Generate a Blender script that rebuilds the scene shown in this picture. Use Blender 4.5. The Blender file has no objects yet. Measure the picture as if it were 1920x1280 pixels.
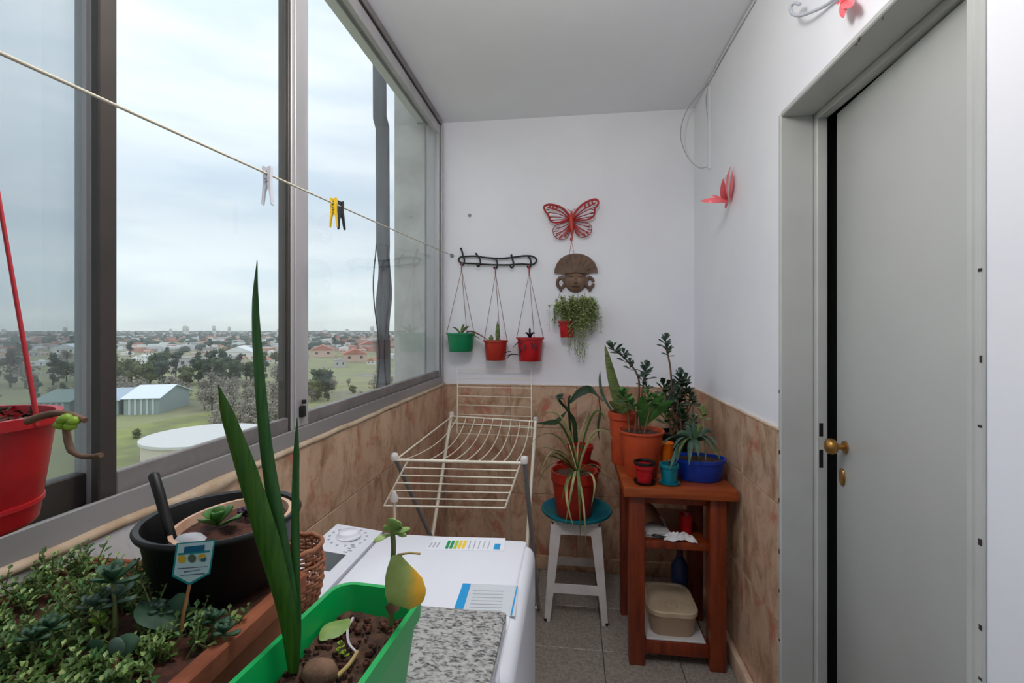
import bpy, bmesh, math, random
from mathutils import Vector, Matrix, noise as mnoise

random.seed(7)
S = bpy.context.scene
COL = S.collection

# ------------------------------------------------------------------ camera, world, light, exposure
F_PX, HOR_Y, EYE = 880.0, 616.0, 1.32
YAW = math.atan(113 / F_PX)
cam_d = bpy.data.cameras.new('camera')
cam_d.sensor_width = 36
cam_d.lens = 36 * F_PX / 1920
cam_d.shift_y = -(640 - HOR_Y) / 1920
cam_d.clip_start = 0.02
cam_d.clip_end = 9000
cam_o = bpy.data.objects.new('camera', cam_d)
cam_o.location = (0, 0, EYE)
cam_o.rotation_euler = (math.pi / 2, 0, YAW)
COL.objects.link(cam_o)
S.camera = cam_o

vs = S.view_settings
vs.view_transform = 'Standard'
vs.look = 'None'
vs.gamma = 1
vs.use_curve_mapping = False
vs.exposure = 0.3

SKY_STRENGTH = 1.12
FILL_LAMP_POWER = 17.0


def lin(c):
    return tuple(((v / 255) / 12.92 if v <= 10 else (((v / 255) + .055) / 1.055) ** 2.4) for v in c)


def l4(c):
    return (*lin(c), 1)


def make_world():
    w = bpy.data.worlds.new('overcast_sky')
    S.world = w
    w.use_nodes = True
    nt = w.node_tree
    N, L = nt.nodes, nt.links
    N.clear()
    tc = N.new('ShaderNodeTexCoord')
    sep = N.new('ShaderNodeSeparateXYZ')
    L.new(tc.outputs['Generated'], sep.inputs[0])
    # overcast gradient with height
    r = N.new('ShaderNodeValToRGB')
    r.color_ramp.elements[0].position = 0.0
    r.color_ramp.elements[0].color = (.78, .83, .82, 1)
    r.color_ramp.elements[1].position = 1.0
    r.color_ramp.elements[1].color = (1.1, 1.15, 1.22, 1)
    e = r.color_ramp.elements.new(.09); e.color = (.80, .85, .87, 1)
    e = r.color_ramp.elements.new(.20); e.color = (.63, .70, .78, 1)
    e = r.color_ramp.elements.new(.42); e.color = (.86, .91, .98, 1)
    L.new(sep.outputs['Z'], r.inputs[0])
    # flat layered clouds
    mp = N.new('ShaderNodeMapping')
    mp.inputs['Scale'].default_value = (1.6, 1.6, 9.0)
    L.new(tc.outputs['Generated'], mp.inputs[0])
    no = N.new('ShaderNodeTexNoise')
    no.inputs['Scale'].default_value = 1.5
    no.inputs['Detail'].default_value = 5
    no.inputs['Roughness'].default_value = .52
    L.new(mp.outputs[0], no.inputs['Vector'])
    cr = N.new('ShaderNodeValToRGB')
    cr.color_ramp.elements[0].position = .36
    cr.color_ramp.elements[0].color = (.74, .81, .88, 1)
    cr.color_ramp.elements[1].position = .60
    cr.color_ramp.elements[1].color = (1, 1, 1, 1)
    L.new(no.outputs['Fac'], cr.inputs[0])
    mx = N.new('ShaderNodeMix')
    mx.data_type = 'RGBA'
    mx.blend_type = 'MULTIPLY'
    mx.inputs[0].default_value = .8
    L.new(r.outputs[0], mx.inputs[6])
    L.new(cr.outputs[0], mx.inputs[7])
    bg = N.new('ShaderNodeBackground')
    bg.inputs['Strength'].default_value = SKY_STRENGTH
    L.new(mx.outputs[2], bg.inputs[0])
    out = N.new('ShaderNodeOutputWorld')
    L.new(bg.outputs[0], out.inputs[0])


make_world()

# ------------------------------------------------------------------ measuring helpers
_R = Vector((math.cos(YAW), math.sin(YAW), 0))
_F = Vector((-math.sin(YAW), math.cos(YAW), 0))
_U = Vector((0, 0, 1))
EYEV = Vector((0, 0, EYE))


def ray(x, y):
    return _R * ((x - 960) / F_PX) + _F + _U * ((HOR_Y - y) / F_PX)


def atx(x, y, v):
    r = ray(x, y); return EYEV + r * (v / r.x)


def aty(x, y, v):
    r = ray(x, y); return EYEV + r * (v / r.y)


def atz(x, y, v):
    r = ray(x, y); return EYEV + r * ((v - EYE) / r.z)


def atd(x, y, d):
    return EYEV + ray(x, y) * d


V = Vector


# ------------------------------------------------------------------ materials
def nodes_of(name):
    m = bpy.data.materials.new(name)
    m.use_nodes = True
    nt = m.node_tree
    return m, nt, nt.nodes, nt.links, nt.nodes['Principled BSDF']


def mat(name, col, rough=.5, metal=0., col2=None, scale=8., detail=3., bump=0., bscale=80., spec=.5,
        stretch=(1, 1, 1), lo=.35, hi=.65, trans=0., alpha=1., sheen=0., coat=0., rand=0., subs=0.):
    m, nt, N, L, b = nodes_of(name)
    b.inputs['Roughness'].default_value = rough
    b.inputs['Metallic'].default_value = metal
    b.inputs['Specular IOR Level'].default_value = spec
    b.inputs['Base Color'].default_value = l4(col)
    b.inputs['Transmission Weight'].default_value = trans
    b.inputs['Alpha'].default_value = alpha
    b.inputs['Coat Weight'].default_value = coat
    if subs:
        b.inputs['Subsurface Weight'].default_value = subs
        b.inputs['Subsurface Radius'].default_value = (.01, .01, .005)
    tc = None
    if col2 or bump:
        tc = N.new('ShaderNodeTexCoord')
        mp = N.new('ShaderNodeMapping')
        mp.inputs['Scale'].default_value = stretch
        vec = tc.outputs['Object']
        if rand:
            oi = N.new('ShaderNodeObjectInfo')
            va = N.new('ShaderNodeVectorMath'); va.operation = 'MULTIPLY_ADD'
            cb = N.new('ShaderNodeCombineXYZ')
            for i in range(3):
                L.new(oi.outputs['Random'], cb.inputs[i])
            L.new(cb.outputs[0], va.inputs[0])
            va.inputs[1].default_value = (rand, rand * 1.7, rand * .6)
            L.new(vec, va.inputs[2])
            vec = va.outputs[0]
        L.new(vec, mp.inputs[0])
    if col2:
        no = N.new('ShaderNodeTexNoise')
        no.inputs['Scale'].default_value = scale
        no.inputs['Detail'].default_value = detail
        no.inputs['Roughness'].default_value = .6
        L.new(mp.outputs[0], no.inputs['Vector'])
        r = N.new('ShaderNodeValToRGB')
        r.color_ramp.elements[0].position = lo
        r.color_ramp.elements[0].color = l4(col)
        r.color_ramp.elements[1].position = hi
        r.color_ramp.elements[1].color = l4(col2)
        L.new(no.outputs['Fac'], r.inputs[0])
        L.new(r.outputs[0], b.inputs['Base Color'])
    if bump:
        n2 = N.new('ShaderNodeTexNoise')
        n2.inputs['Scale'].default_value = bscale
        n2.inputs['Detail'].default_value = 4
        L.new(mp.outputs[0], n2.inputs['Vector'])
        bp = N.new('ShaderNodeBump')
        bp.inputs['Strength'].default_value = bump
        bp.inputs['Distance'].default_value = .004
        L.new(n2.outputs['Fac'], bp.inputs['Height'])
        L.new(bp.outputs[0], b.inputs['Normal'])
    return m


def tile_mat(name, base, dark, red, glossy=.3, vein=True):
    m, nt, N, L, b = nodes_of(name)
    tc = N.new('ShaderNodeTexCoord')
    oi = N.new('ShaderNodeObjectInfo')
    va = N.new('ShaderNodeVectorMath'); va.operation = 'MULTIPLY_ADD'
    cb = N.new('ShaderNodeCombineXYZ')
    for i in range(3):
        L.new(oi.outputs['Random'], cb.inputs[i])
    L.new(cb.outputs[0], va.inputs[0]); va.inputs[1].default_value = (3.1, 5.3, 4.7)
    L.new(tc.outputs['Object'], va.inputs[2])

    def no(scale, detail, stretch, lo, hi, rough=.6, distort=0.):
        mp = N.new('ShaderNodeMapping'); mp.inputs['Scale'].default_value = stretch
        L.new(va.outputs[0], mp.inputs[0])
        n = N.new('ShaderNodeTexNoise')
        n.inputs['Scale'].default_value = scale; n.inputs['Detail'].default_value = detail
        n.inputs['Roughness'].default_value = rough; n.inputs['Distortion'].default_value = distort
        L.new(mp.outputs[0], n.inputs['Vector'])
        r = N.new('ShaderNodeMapRange')
        r.inputs[1].default_value = lo; r.inputs[2].default_value = hi
        L.new(n.outputs['Fac'], r.inputs[0])
        return r.outputs[0]

    def mix(fac, a, c, w=1.):
        x = N.new('ShaderNodeMix'); x.data_type = 'RGBA'
        ml = N.new('ShaderNodeMath'); ml.operation = 'MULTIPLY'; ml.inputs[1].default_value = w
        L.new(fac, ml.inputs[0]); L.new(ml.outputs[0], x.inputs[0])
        if isinstance(a, tuple): x.inputs[6].default_value = a
        else: L.new(a, x.inputs[6])
        x.inputs[7].default_value = c
        return x.outputs[2]
    light = tuple(min(255, v + 14) for v in base)
    c = mix(no(7, 4, (1, 1, .5), .35, .7), l4(base), l4(light))
    c = mix(no(10, 6, (1.3, 1.3, .75), .45, .66, .7, .7), c, l4(dark), .95)
    if red:
        c = mix(no(9, 5, (1, 1, .9), .54, .68, .65, .8), c, l4(red), .85)
    c = mix(no(30, 6, (1.2, 1.2, .7), .60, .72, .7, 1.), c, l4(tuple(int(v * .7) for v in dark)), .55)
    L.new(c, b.inputs['Base Color'])
    b.inputs['Roughness'].default_value = glossy
    return m


def granite_mat(name):
    m, nt, N, L, b = nodes_of(name)
    tc = N.new('ShaderNodeTexCoord')
    vo = N.new('ShaderNodeTexVoronoi'); vo.inputs['Scale'].default_value = 190
    no = N.new('ShaderNodeTexNoise'); no.inputs['Scale'].default_value = 150; no.inputs['Detail'].default_value = 5
    no.inputs['Distortion'].default_value = .8
    mp = N.new('ShaderNodeMapping'); mp.inputs['Scale'].default_value = (.7, 1.3, 1); mp.inputs['Rotation'].default_value = (0, 0, .5)
    L.new(tc.outputs['Object'], mp.inputs[0]); L.new(mp.outputs[0], no.inputs['Vector']); L.new(mp.outputs[0], vo.inputs['Vector'])
    mx = N.new('ShaderNodeMath'); mx.operation = 'MULTIPLY_ADD'; mx.inputs[1].default_value = .25
    L.new(vo.outputs['Distance'], mx.inputs[0]); L.new(no.outputs['Fac'], mx.inputs[2])
    r = N.new('ShaderNodeValToRGB')
    e = r.color_ramp.elements
    e[0].position = .42; e[0].color = l4((58, 58, 60))
    e[1].position = .72; e[1].color = l4((178, 177, 174))
    x = e.new(.52); x.color = l4((104, 104, 105))
    x = e.new(.58); x.color = l4((142, 142, 140))
    L.new(mx.outputs[0], r.inputs[0]); L.new(r.outputs[0], b.inputs['Base Color'])
    b.inputs['Roughness'].default_value = .22
    return m


def glass_mat(name, tint, refl=1., dirt=0.):
    m = bpy.data.materials.new(name); m.use_nodes = True
    nt = m.node_tree; N, L = nt.nodes, nt.links; N.clear()
    out = N.new('ShaderNodeOutputMaterial')
    tr = N.new('ShaderNodeBsdfTransparent'); tr.inputs[0].default_value = (*tint, 1)
    gl = N.new('ShaderNodeBsdfGlossy'); gl.inputs['Roughness'].default_value = .01
    fr = N.new('ShaderNodeFresnel'); fr.inputs['IOR'].default_value = 1.35
    ge = N.new('ShaderNodeNewGeometry'); io = N.new('ShaderNodeMapRange')
    io.inputs[3].default_value = 1.35; io.inputs[4].default_value = 1 / 1.35
    L.new(ge.outputs['Backfacing'], io.inputs[0]); L.new(io.outputs[0], fr.inputs['IOR'])
    mu = N.new('ShaderNodeMath'); mu.operation = 'MULTIPLY'; mu.inputs[1].default_value = refl
    L.new(fr.outputs[0], mu.inputs[0])
    mx = N.new('ShaderNodeMixShader')
    L.new(mu.outputs[0], mx.inputs[0]); L.new(tr.outputs[0], mx.inputs[1]); L.new(gl.outputs[0], mx.inputs[2])
    last = mx.outputs[0]
    if dirt:
        df = N.new('ShaderNodeBsdfDiffuse'); df.inputs[0].default_value = (.62, .64, .63, 1)
        tc = N.new('ShaderNodeTexCoord')
        n = N.new('ShaderNodeTexNoise'); n.inputs['Scale'].default_value = 3; n.inputs['Detail'].default_value = 5
        L.new(tc.outputs['Object'], n.inputs['Vector'])
        mr = N.new('ShaderNodeMapRange'); mr.inputs[1].default_value = .3; mr.inputs[2].default_value = .75
        mr.inputs[3].default_value = dirt * .5; mr.inputs[4].default_value = dirt * 1.4
        L.new(n.outputs['Fac'], mr.inputs[0])
        m2 = N.new('ShaderNodeMixShader')
        L.new(mr.outputs[0], m2.inputs[0]); L.new(last, m2.inputs[1]); L.new(df.outputs[0], m2.inputs[2])
        last = m2.outputs[0]
    L.new(last, out.inputs[0])
    return m


def leaf_mat(name, c1, c2, rough=.45, scale=25., stretch=(1, 1, 1), lo=.35, hi=.65, trans=.25):
    m = mat(name, c1, rough, col2=c2, scale=scale, stretch=stretch, lo=lo, hi=hi, rand=2.)
    nt = m.node_tree; N, L = nt.nodes, nt.links
    b = N['Principled BSDF']; out = N['Material Output']
    tl = N.new('ShaderNodeBsdfTranslucent')
    src = b.inputs['Base Color'].links[0].from_socket
    L.new(src, tl.inputs[0])
    mx = N.new('ShaderNodeMixShader'); mx.inputs[0].default_value = trans
    L.new(b.outputs[0], mx.inputs[1]); L.new(tl.outputs[0], mx.inputs[2]); L.new(mx.outputs[0], out.inputs[0])
    return m


def emit_mat(name, col, s):
    m, nt, N, L, b = nodes_of(name)
    b.inputs['Base Color'].default_value = l4(col)
    b.inputs['Emission Color'].default_value = l4(col)
    b.inputs['Emission Strength'].default_value = s
    return m


M = {
    'plaster': mat('white_plaster', (240, 240, 245), .75, col2=(236, 236, 243), scale=3, bump=.06, bscale=40),
    'ceiling': mat('ceiling_paint', (240, 240, 245), .8, col2=(236, 236, 242), scale=2.5, bump=.05, bscale=50),
    'grout': mat('grout', (150, 128, 110), .9),
    'tile': tile_mat('beige_tile', (202, 170, 142), (156, 118, 88), (188, 108, 90)),
    'tile_white': tile_mat('grey_white_tile', (205, 204, 204), (196, 194, 195), None, .22),
    'tile_edge': mat('tile_cap', (222, 196, 172), .5, col2=(190, 160, 134), scale=14),
    'mortar': mat('mortar', (176, 152, 126), .9, col2=(206, 188, 164), scale=12, bump=.3),
    'floor_tile': mat('terrazzo_tile', (158, 150, 142), .35, col2=(128, 120, 112), scale=95, detail=5, lo=.4, hi=.62, rand=3.),
    'floor_grout': mat('floor_grout', (92, 84, 76), .9),
    'alu': mat('grey_aluminium', (190, 188, 190), .4, .15, col2=(172, 170, 172), scale=6, stretch=(1, 1, .2)),
    'alu_track': mat('dull_grey_aluminium', (158, 156, 156), .45, .15, col2=(138, 136, 136), scale=6, stretch=(1, .2, 1)),
    'alu_dark': mat('dark_aluminium', (68, 60, 55), .5, .1, col2=(56, 52, 48), scale=5),  # dark brown tone for the interlock stile, outer sash rails and post strip
    'alu_old': mat('worn_aluminium', (140, 135, 134), .5, .15, col2=(116, 112, 110), scale=9),
    'rubber': mat('black_gasket', (22, 22, 22), .8),
    'glass': glass_mat('window_glass', (.95, .97, .965), .8, .015),
    'glass_dirty': glass_mat('dusty_double_glass', (.74, .78, .79), 1., .10),
    'door': mat('grey_door_paint', (188, 189, 186), .28, col2=(183, 184, 182), scale=2, bump=.02, bscale=12),
    'door_frame': mat('grey_frame_paint', (196, 197, 194), .35, col2=(188, 189, 186), scale=4),
    'brass': mat('aged_brass', (176, 130, 70), .35, .9),
    'dark': mat('dark_void', (16, 15, 16), .8),
    'concrete': mat('outside_render', (205, 205, 202), .9, col2=(178, 178, 175), scale=5, detail=5, bump=.3, bscale=30),
    'white_enamel': mat('white_enamel', (226, 228, 236), .22, spec=.5),
    'white_panel': mat('white_panel', (214, 216, 224), .3),
    'line_grey': mat('print_grey', (168, 170, 176), .5),
    'black_gloss': mat('black_display', (26, 28, 30), .12),
    'blue_print': mat('print_blue', (10, 146, 208), .4),
    'sticker': mat('sticker_white', (236, 238, 240), .35),
    'sticker_grey': mat('sticker_grey', (200, 204, 210), .4),
    'green_print': mat('print_green', (20, 140, 80), .4),
    'lime_print': mat('print_lime', (160, 196, 40), .4),
    'yellow_print': mat('print_yellow', (238, 200, 40), .4),
    'granite': granite_mat('grey_granite'),
    'wood': mat('orange_brown_wood', (138, 56, 20), .38, col2=(100, 34, 10), scale=6, detail=5, stretch=(6, 6, .7), bump=.12, bscale=30),
    'wood_top': mat('orange_brown_wood_top', (166, 80, 34), .35, col2=(128, 54, 22), scale=6, detail=5, stretch=(.7, 6, 6), bump=.12, bscale=30),
    'wood_ply': mat('plywood', (186, 120, 66), .6, col2=(160, 96, 50), scale=7, stretch=(.6, 4, 4)),
    'plastic_white': mat('white_plastic', (222, 218, 216), .45, col2=(206, 200, 198), scale=9),
    'wire_white': mat('white_coated_wire', (232, 224, 206), .4),
    'grey_plastic': mat('grey_plastic', (150, 150, 152), .5),
    'teal': mat('teal_plastic', (0, 124, 128), .4, col2=(0, 112, 140), scale=7),
    'pot_red': mat('red_plastic', (176, 42, 26), .4, col2=(158, 34, 22), scale=9),
    'pot_crimson': mat('crimson_plastic', (186, 22, 32), .35, col2=(166, 18, 26), scale=7, stretch=(1, 1, 4)),
    'pot_orange': mat('orange_terracotta_plastic', (196, 78, 40), .45, col2=(178, 64, 32), scale=9),
    'pot_green': mat('dark_green_plastic', (0, 124, 78), .35),
    'planter_green': mat('bright_green_plastic', (0, 170, 84), .35, col2=(0, 160, 76), scale=6),
    'pot_black': mat('black_plastic', (11, 11, 12), .5, col2=(16, 16, 17), scale=5),
    'pot_beige': mat('beige_clay', (206, 172, 146), .7, col2=(184, 142, 114), scale=16),
    'pot_blue': mat('blue_plastic', (14, 60, 168), .35),
    'pot_teal': mat('teal_pot', (0, 120, 138), .4),
    'terracotta': mat('terracotta', (126, 66, 42), .85, col2=(158, 92, 60), scale=14, bump=.3, bscale=50),
    'orange': mat('orange_plastic', (232, 116, 20), .4),
    'soil': mat('potting_soil', (54, 36, 26), .95, col2=(102, 74, 56), scale=70, detail=6, bump=1., bscale=90, lo=.38, hi=.7),
    'soil_red': mat('reddish_bark_soil', (92, 50, 34), .95, col2=(46, 28, 22), scale=60, detail=6, bump=1., bscale=90),
    'iron': mat('black_iron', (20, 20, 20), .5),
    'string_red': mat('red_string', (188, 42, 52), .6),
    'string_dark': mat('brown_string', (120, 60, 58), .7),
    'cord': mat('clothesline_cord', (206, 200, 180), .7),
    'butterfly': mat('red_painted_metal', (184, 36, 40), .45, col2=(150, 26, 32), scale=20),
    'butterfly_body': mat('red_orange_painted_metal', (198, 62, 44), .45),
    'clay': mat('brown_clay', (120, 94, 76), .7, col2=(92, 70, 58), scale=22, bump=.3, bscale=60),
    'clay_light': mat('brown_clay_face', (138, 108, 88), .7, col2=(104, 78, 64), scale=22, bump=.2, bscale=60),
    'clay_dark': mat('dark_clay', (58, 42, 36), .8),
    'pin_yellow': mat('yellow_plastic', (238, 196, 34), .4),
    'pin_black': mat('black_pin_plastic', (34, 36, 42), .45),
    'pin_clear': mat('clear_plastic', (232, 232, 238), .2, alpha=.75),
    'steel': mat('steel_wire', (120, 120, 124), .35, .9),
    'pink': mat('pink_plastic', (255, 118, 126), .35, alpha=.93),
    'hook_white': mat('grey_white_scroll_plastic', (186, 190, 200), .5),
    'conduit': mat('white_conduit', (224, 224, 230), .5),
    'cable': mat('grey_white_cable', (176, 176, 182), .5),
    'wicker': mat('wicker', (170, 112, 80), .7, col2=(134, 82, 56), scale=30),
    'stick': mat('wooden_stick', (176, 122, 74), .7, col2=(140, 92, 52), scale=20, stretch=(1, 1, .2)),
    'tag': mat('tag_pale_blue', (196, 224, 228), .4),
    'tag_teal': mat('tag_teal', (24, 146, 150), .4),
    'tag_navy': mat('tag_blue', (20, 104, 142), .4),
    'tag_ink': mat('tag_ink', (84, 76, 104), .5),
    'tag_yellow': mat('tag_yellow', (214, 178, 60), .4),
    'tag_olive': mat('tag_olive', (96, 110, 92), .4),
    'paper': mat('newsprint', (196, 192, 190), .8, col2=(150, 146, 148), scale=30, lo=.45, hi=.7),
    'paper_brown': mat('brown_paper', (150, 104, 76), .8, col2=(120, 80, 60), scale=12),
    'cloth': mat('white_cloth', (222, 220, 222), .9, bump=.3, bscale=60),
    'tub': mat('beige_tub', (190, 164, 136), .45),
    'tub_lid': mat('beige_tub_lid', (178, 160, 134), .5, col2=(196, 178, 150), scale=12),
    'tub_print': mat('tub_print', (214, 200, 172), .5),
    'board': mat('white_board', (206, 204, 204), .5),
    'purple': mat('purple_plastic', (66, 32, 74), .5),
    'navy': mat('dark_blue_plastic', (16, 40, 84), .5),
    'g_blade': leaf_mat('blade_green', (78, 124, 36), (50, 98, 30), .35, 30, (8, 8, .4)),
    'g_blade2': leaf_mat('blade_blue_green', (70, 122, 58), (46, 96, 42), .35, 30, (8, 8, .4)),
    'g_spider': leaf_mat('spider_green', (120, 146, 78), (60, 92, 44), .45, 10),
    'g_spider_pale': leaf_mat('spider_pale', (206, 204, 148), (160, 166, 108), .5, 12),
    'g_dark': leaf_mat('dark_leaf', (48, 76, 42), (32, 56, 34), .35, 18),
    'g_sans': leaf_mat('snake_leaf', (84, 108, 62), (132, 144, 84), .45, 26, (.7, .7, 3)),
    'g_grey': leaf_mat('grey_green_leaf', (98, 124, 108), (70, 98, 84), .55, 30),
    'g_mid': leaf_mat('mid_green_leaf', (84, 136, 60), (56, 104, 48), .5, 30),
    'g_sedum': leaf_mat('sedum_green', (92, 122, 50), (58, 92, 40), .55, 9, lo=.3, hi=.7),
    'g_sedum2': leaf_mat('sedum_blue_green', (72, 108, 82), (48, 84, 60), .55, 30),
    'g_pale': leaf_mat('pale_green_leaf', (172, 196, 118), (128, 162, 86), .45, 30),
    'g_lime': leaf_mat('lime_leaf', (166, 196, 60), (130, 170, 50), .4, 30),
    'g_pear': leaf_mat('yellowing_leaf', (122, 138, 48), (206, 156, 40), .35, 34, lo=.46, hi=.62),
    'g_trail': leaf_mat('trailing_green', (172, 176, 124), (132, 140, 92), .5, 14),
    'g_purple': leaf_mat('purple_leaf', (60, 34, 66), (40, 26, 50), .5, 30),
    'stem': mat('green_stem', (110, 120, 70), .6),
    'stem_brown': mat('brown_stem', (124, 92, 66), .7, col2=(92, 66, 48), scale=20),
    'twig': mat('dry_twig', (176, 150, 96), .7),
    'twig_pale': mat('pale_root', (196, 190, 196), .6),
    'tuber': mat('tuber_skin', (128, 96, 76), .8, col2=(96, 70, 54), scale=30, bump=.5),
}


# ------------------------------------------------------------------ mesh builder
class MB:
    def __init__(s):
        s.v = []; s.f = []; s.m = []; s.rnd = False; s.flat = False

    def add(s, vs_, fs, mi=0):
        o = len(s.v)
        s.v += [tuple(p) for p in vs_]
        s.f += [tuple(i + o for i in f) for f in fs]
        s.m += [mi] * len(fs)
        return s

    def box(s, lo, hi, mi=0):
        (a, b, c), (d, e, f) = lo, hi
        return s.add([(a, b, c), (d, b, c), (d, e, c), (a, e, c), (a, b, f), (d, b, f), (d, e, f), (a, e, f)],
                     [(3, 2, 1, 0), (4, 5, 6, 7), (0, 1, 5, 4), (1, 2, 6, 5), (2, 3, 7, 6), (3, 0, 4, 7)], mi)

    def bbox(s, lo, hi, bev=.004, seg=2, mi=0, mtx=None):
        s.flat = True
        bm = bmesh.new()
        bmesh.ops.create_cube(bm, size=1)
        lo, hi = V(lo), V(hi)
        c, d = (lo + hi) / 2, hi - lo
        for v in bm.verts:
            v.co = V((v.co.x * d.x, v.co.y * d.y, v.co.z * d.z)) + c
        bmesh.ops.bevel(bm, geom=bm.edges[:], offset=min(bev, min(d) * .49), segments=seg, profile=.5, affect='EDGES')
        if mtx:
            bm.transform(mtx)
        bm.verts.index_update()
        s.add([v.co[:] for v in bm.verts], [[v.index for v in f.verts] for f in bm.faces], mi)
        bm.free()
        return s

    def hexa(s, bot, top, mi=0):
        """8 corner solid: four bottom points, four top points, both counter clockwise from above"""
        return s.add(list(bot) + list(top), [(3, 2, 1, 0), (4, 5, 6, 7), (0, 1, 5, 4), (1, 2, 6, 5), (2, 3, 7, 6), (3, 0, 4, 7)], mi)

    def lathe(s, prof, n=28, c=(0, 0, 0), sx=1., sy=1., mi=0, closed=False):
        """profile list of (r, z); ends with r = 0 are closed to a point"""
        s.rnd = True
        vs_, fs, rows = [], [], []
        for r, z in prof:
            if r < 1e-6:
                rows.append([len(vs_)]); vs_.append((c[0], c[1], c[2] + z))
            else:
                row = []
                for i in range(n):
                    a = 2 * math.pi * i / n
                    row.append(len(vs_)); vs_.append((c[0] + r * sx * math.cos(a), c[1] + r * sy * math.sin(a), c[2] + z))
                rows.append(row)
        pairs = list(zip(rows, rows[1:]))
        if closed:
            pairs.append((rows[-1], rows[0]))
        for a, b in pairs:
            for i in range(n):
                j = (i + 1) % n
                if len(a) == 1 and len(b) == 1: continue
                if len(a) == 1: fs.append((a[0], b[j], b[i]))
                elif len(b) == 1: fs.append((a[i], a[j], b[0]))
                else: fs.append((a[i], a[j], b[j], b[i]))
        return s.add(vs_, fs, mi)

    def sweep(s, path, w, t=None, n=6, side=None, fold=0., mi=0):
        """elliptical sweep along a path; w half widths, t half thicknesses (lists or numbers), side hint vector"""
        s.rnd = True
        P = [V(p) for p in path]
        k = len(P)
        if not hasattr(w, '__len__'): w = [w] * k
        if t is None: t = w
        if not hasattr(t, '__len__'): t = [t] * k
        vs_, fs = [], []
        prev = None
        for i in range(k):
            tg = (P[min(i + 1, k - 1)] - P[max(i - 1, 0)])
            if tg.length < 1e-9: tg = V((0, 0, 1))
            tg.normalize()
            h = V(side) if side is not None else prev
            if h is None:
                h = V((1, 0, 0)) if abs(tg.x) < .8 else V((0, 1, 0))
            sd = h - tg * h.dot(tg)
            if sd.length < 1e-4:
                sd = tg.orthogonal()
            sd.normalize()
            prev = sd
            nm = tg.cross(sd)
            for j in range(n):
                a = 2 * math.pi * j / n
                ca, sa = math.cos(a), math.sin(a)
                vs_.append(P[i] + sd * (w[i] * ca) + nm * (t[i] * sa + fold * w[i] * abs(ca)))
        for i in range(k - 1):
            for j in range(n):
                j2 = (j + 1) % n
                fs.append((i * n + j, i * n + j2, (i + 1) * n + j2, (i + 1) * n + j))
        fs.append(tuple(range(n - 1, -1, -1)))
        fs.append(tuple((k - 1) * n + j for j in range(n)))
        return s.add(vs_, fs, mi)

    def leaflet(s, p, d, up, ln, wd, mi=0):
        """small folded leaf, four triangles"""
        p, d = V(p), V(d).normalized()
        sd = d.cross(V(up))
        if sd.length < 1e-4: sd = d.orthogonal()
        sd.normalize()
        nm = sd.cross(d)
        m = p + d * ln * .5
        return s.add([p, m + sd * wd + nm * wd * .35, p + d * ln, m - sd * wd + nm * wd * .35, m - nm * wd * .1],
                     [(0, 1, 4), (1, 2, 4), (2, 3, 4), (3, 0, 4)], mi)

    def prism(s, poly, ax, d0, d1, mi=0):
        """extrude a 2D polygon; ax = function (u, v, d) -> point"""
        k = len(poly)
        vs_ = [ax(u, v, d0) for u, v in poly] + [ax(u, v, d1) for u, v in poly]
        fs = [tuple(range(k - 1, -1, -1)), tuple(range(k, 2 * k))]
        fs += [(i, (i + 1) % k, k + (i + 1) % k, k + i) for i in range(k)]
        return s.add(vs_, fs, mi)

    def mesh(s, name, mats, smooth=35, fix=True):
        me = bpy.data.meshes.new(name)
        me.from_pydata(s.v, [], s.f)
        if not isinstance(mats, (list, tuple)): mats = [mats]
        for m_ in mats:
            me.materials.append(M[m_] if isinstance(m_, str) else m_)
        if len(mats) > 1:
            me.polygons.foreach_set('material_index', s.m)
        if fix:
            bm = bmesh.new(); bm.from_mesh(me)
            bmesh.ops.recalc_face_normals(bm, faces=bm.faces[:])
            bm.to_mesh(me); bm.free()
        if smooth == 35 and s.rnd and not s.flat: smooth = 63
        if smooth:
            me.polygons.foreach_set('use_smooth', [True] * len(me.polygons))
            me.set_sharp_from_angle(angle=math.radians(smooth))
        me.update()
        return me

    def build(s, name, mats, parent=None, loc=None, smooth=35, fix=True):
        o = bpy.data.objects.new(name, s.mesh(name, mats, smooth, fix))
        COL.objects.link(o)
        if parent: o.parent = parent
        if loc is not None: o.location = loc
        return o


def thing(name, loc, label, cat, group=None, rz=0.):
    o = bpy.data.objects.new(name, None)
    o.empty_display_size = .05
    o.location = loc
    o.rotation_euler = (0, 0, rz)
    COL.objects.link(o)
    return tag(o, label, cat, group)


def tag(o, label, cat, group=None, kind=None):
    o['label'] = label
    o['category'] = cat
    if group: o['group'] = group
    if kind: o['kind'] = kind
    return o


def struct(o, label=None):
    o['kind'] = 'structure'
    if label: o['label'] = label
    return o


def inst(name, me, parent, loc=(0, 0, 0), rot=(0, 0, 0), scale=(1, 1, 1)):
    o = bpy.data.objects.new(name, me)
    COL.objects.link(o)
    if parent: o.parent = parent
    o.location = loc; o.rotation_euler = rot; o.scale = scale
    return o


def bez(p0, p1, p2, n=8):
    p0, p1, p2 = V(p0), V(p1), V(p2)
    return [p0 * (1 - t) ** 2 + p1 * 2 * t * (1 - t) + p2 * t * t for t in [i / n for i in range(n + 1)]]


def cat_pts(pts, sub=5):
    """Catmull-Rom through the points"""
    P = [V(p) for p in pts]
    P = [P[0] * 2 - P[1]] + P + [P[-1] * 2 - P[-2]]
    out = []
    for i in range(1, len(P) - 2):
        for k in range(sub):
            t = k / sub
            a, b, c, d = P[i - 1], P[i], P[i + 1], P[i + 2]
            out.append(.5 * ((2 * b) + (c - a) * t + (2 * a - 5 * b + 4 * c - d) * t * t + (3 * b - a - 3 * c + d) * t ** 3))
    out.append(P[-2])
    return out


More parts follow.
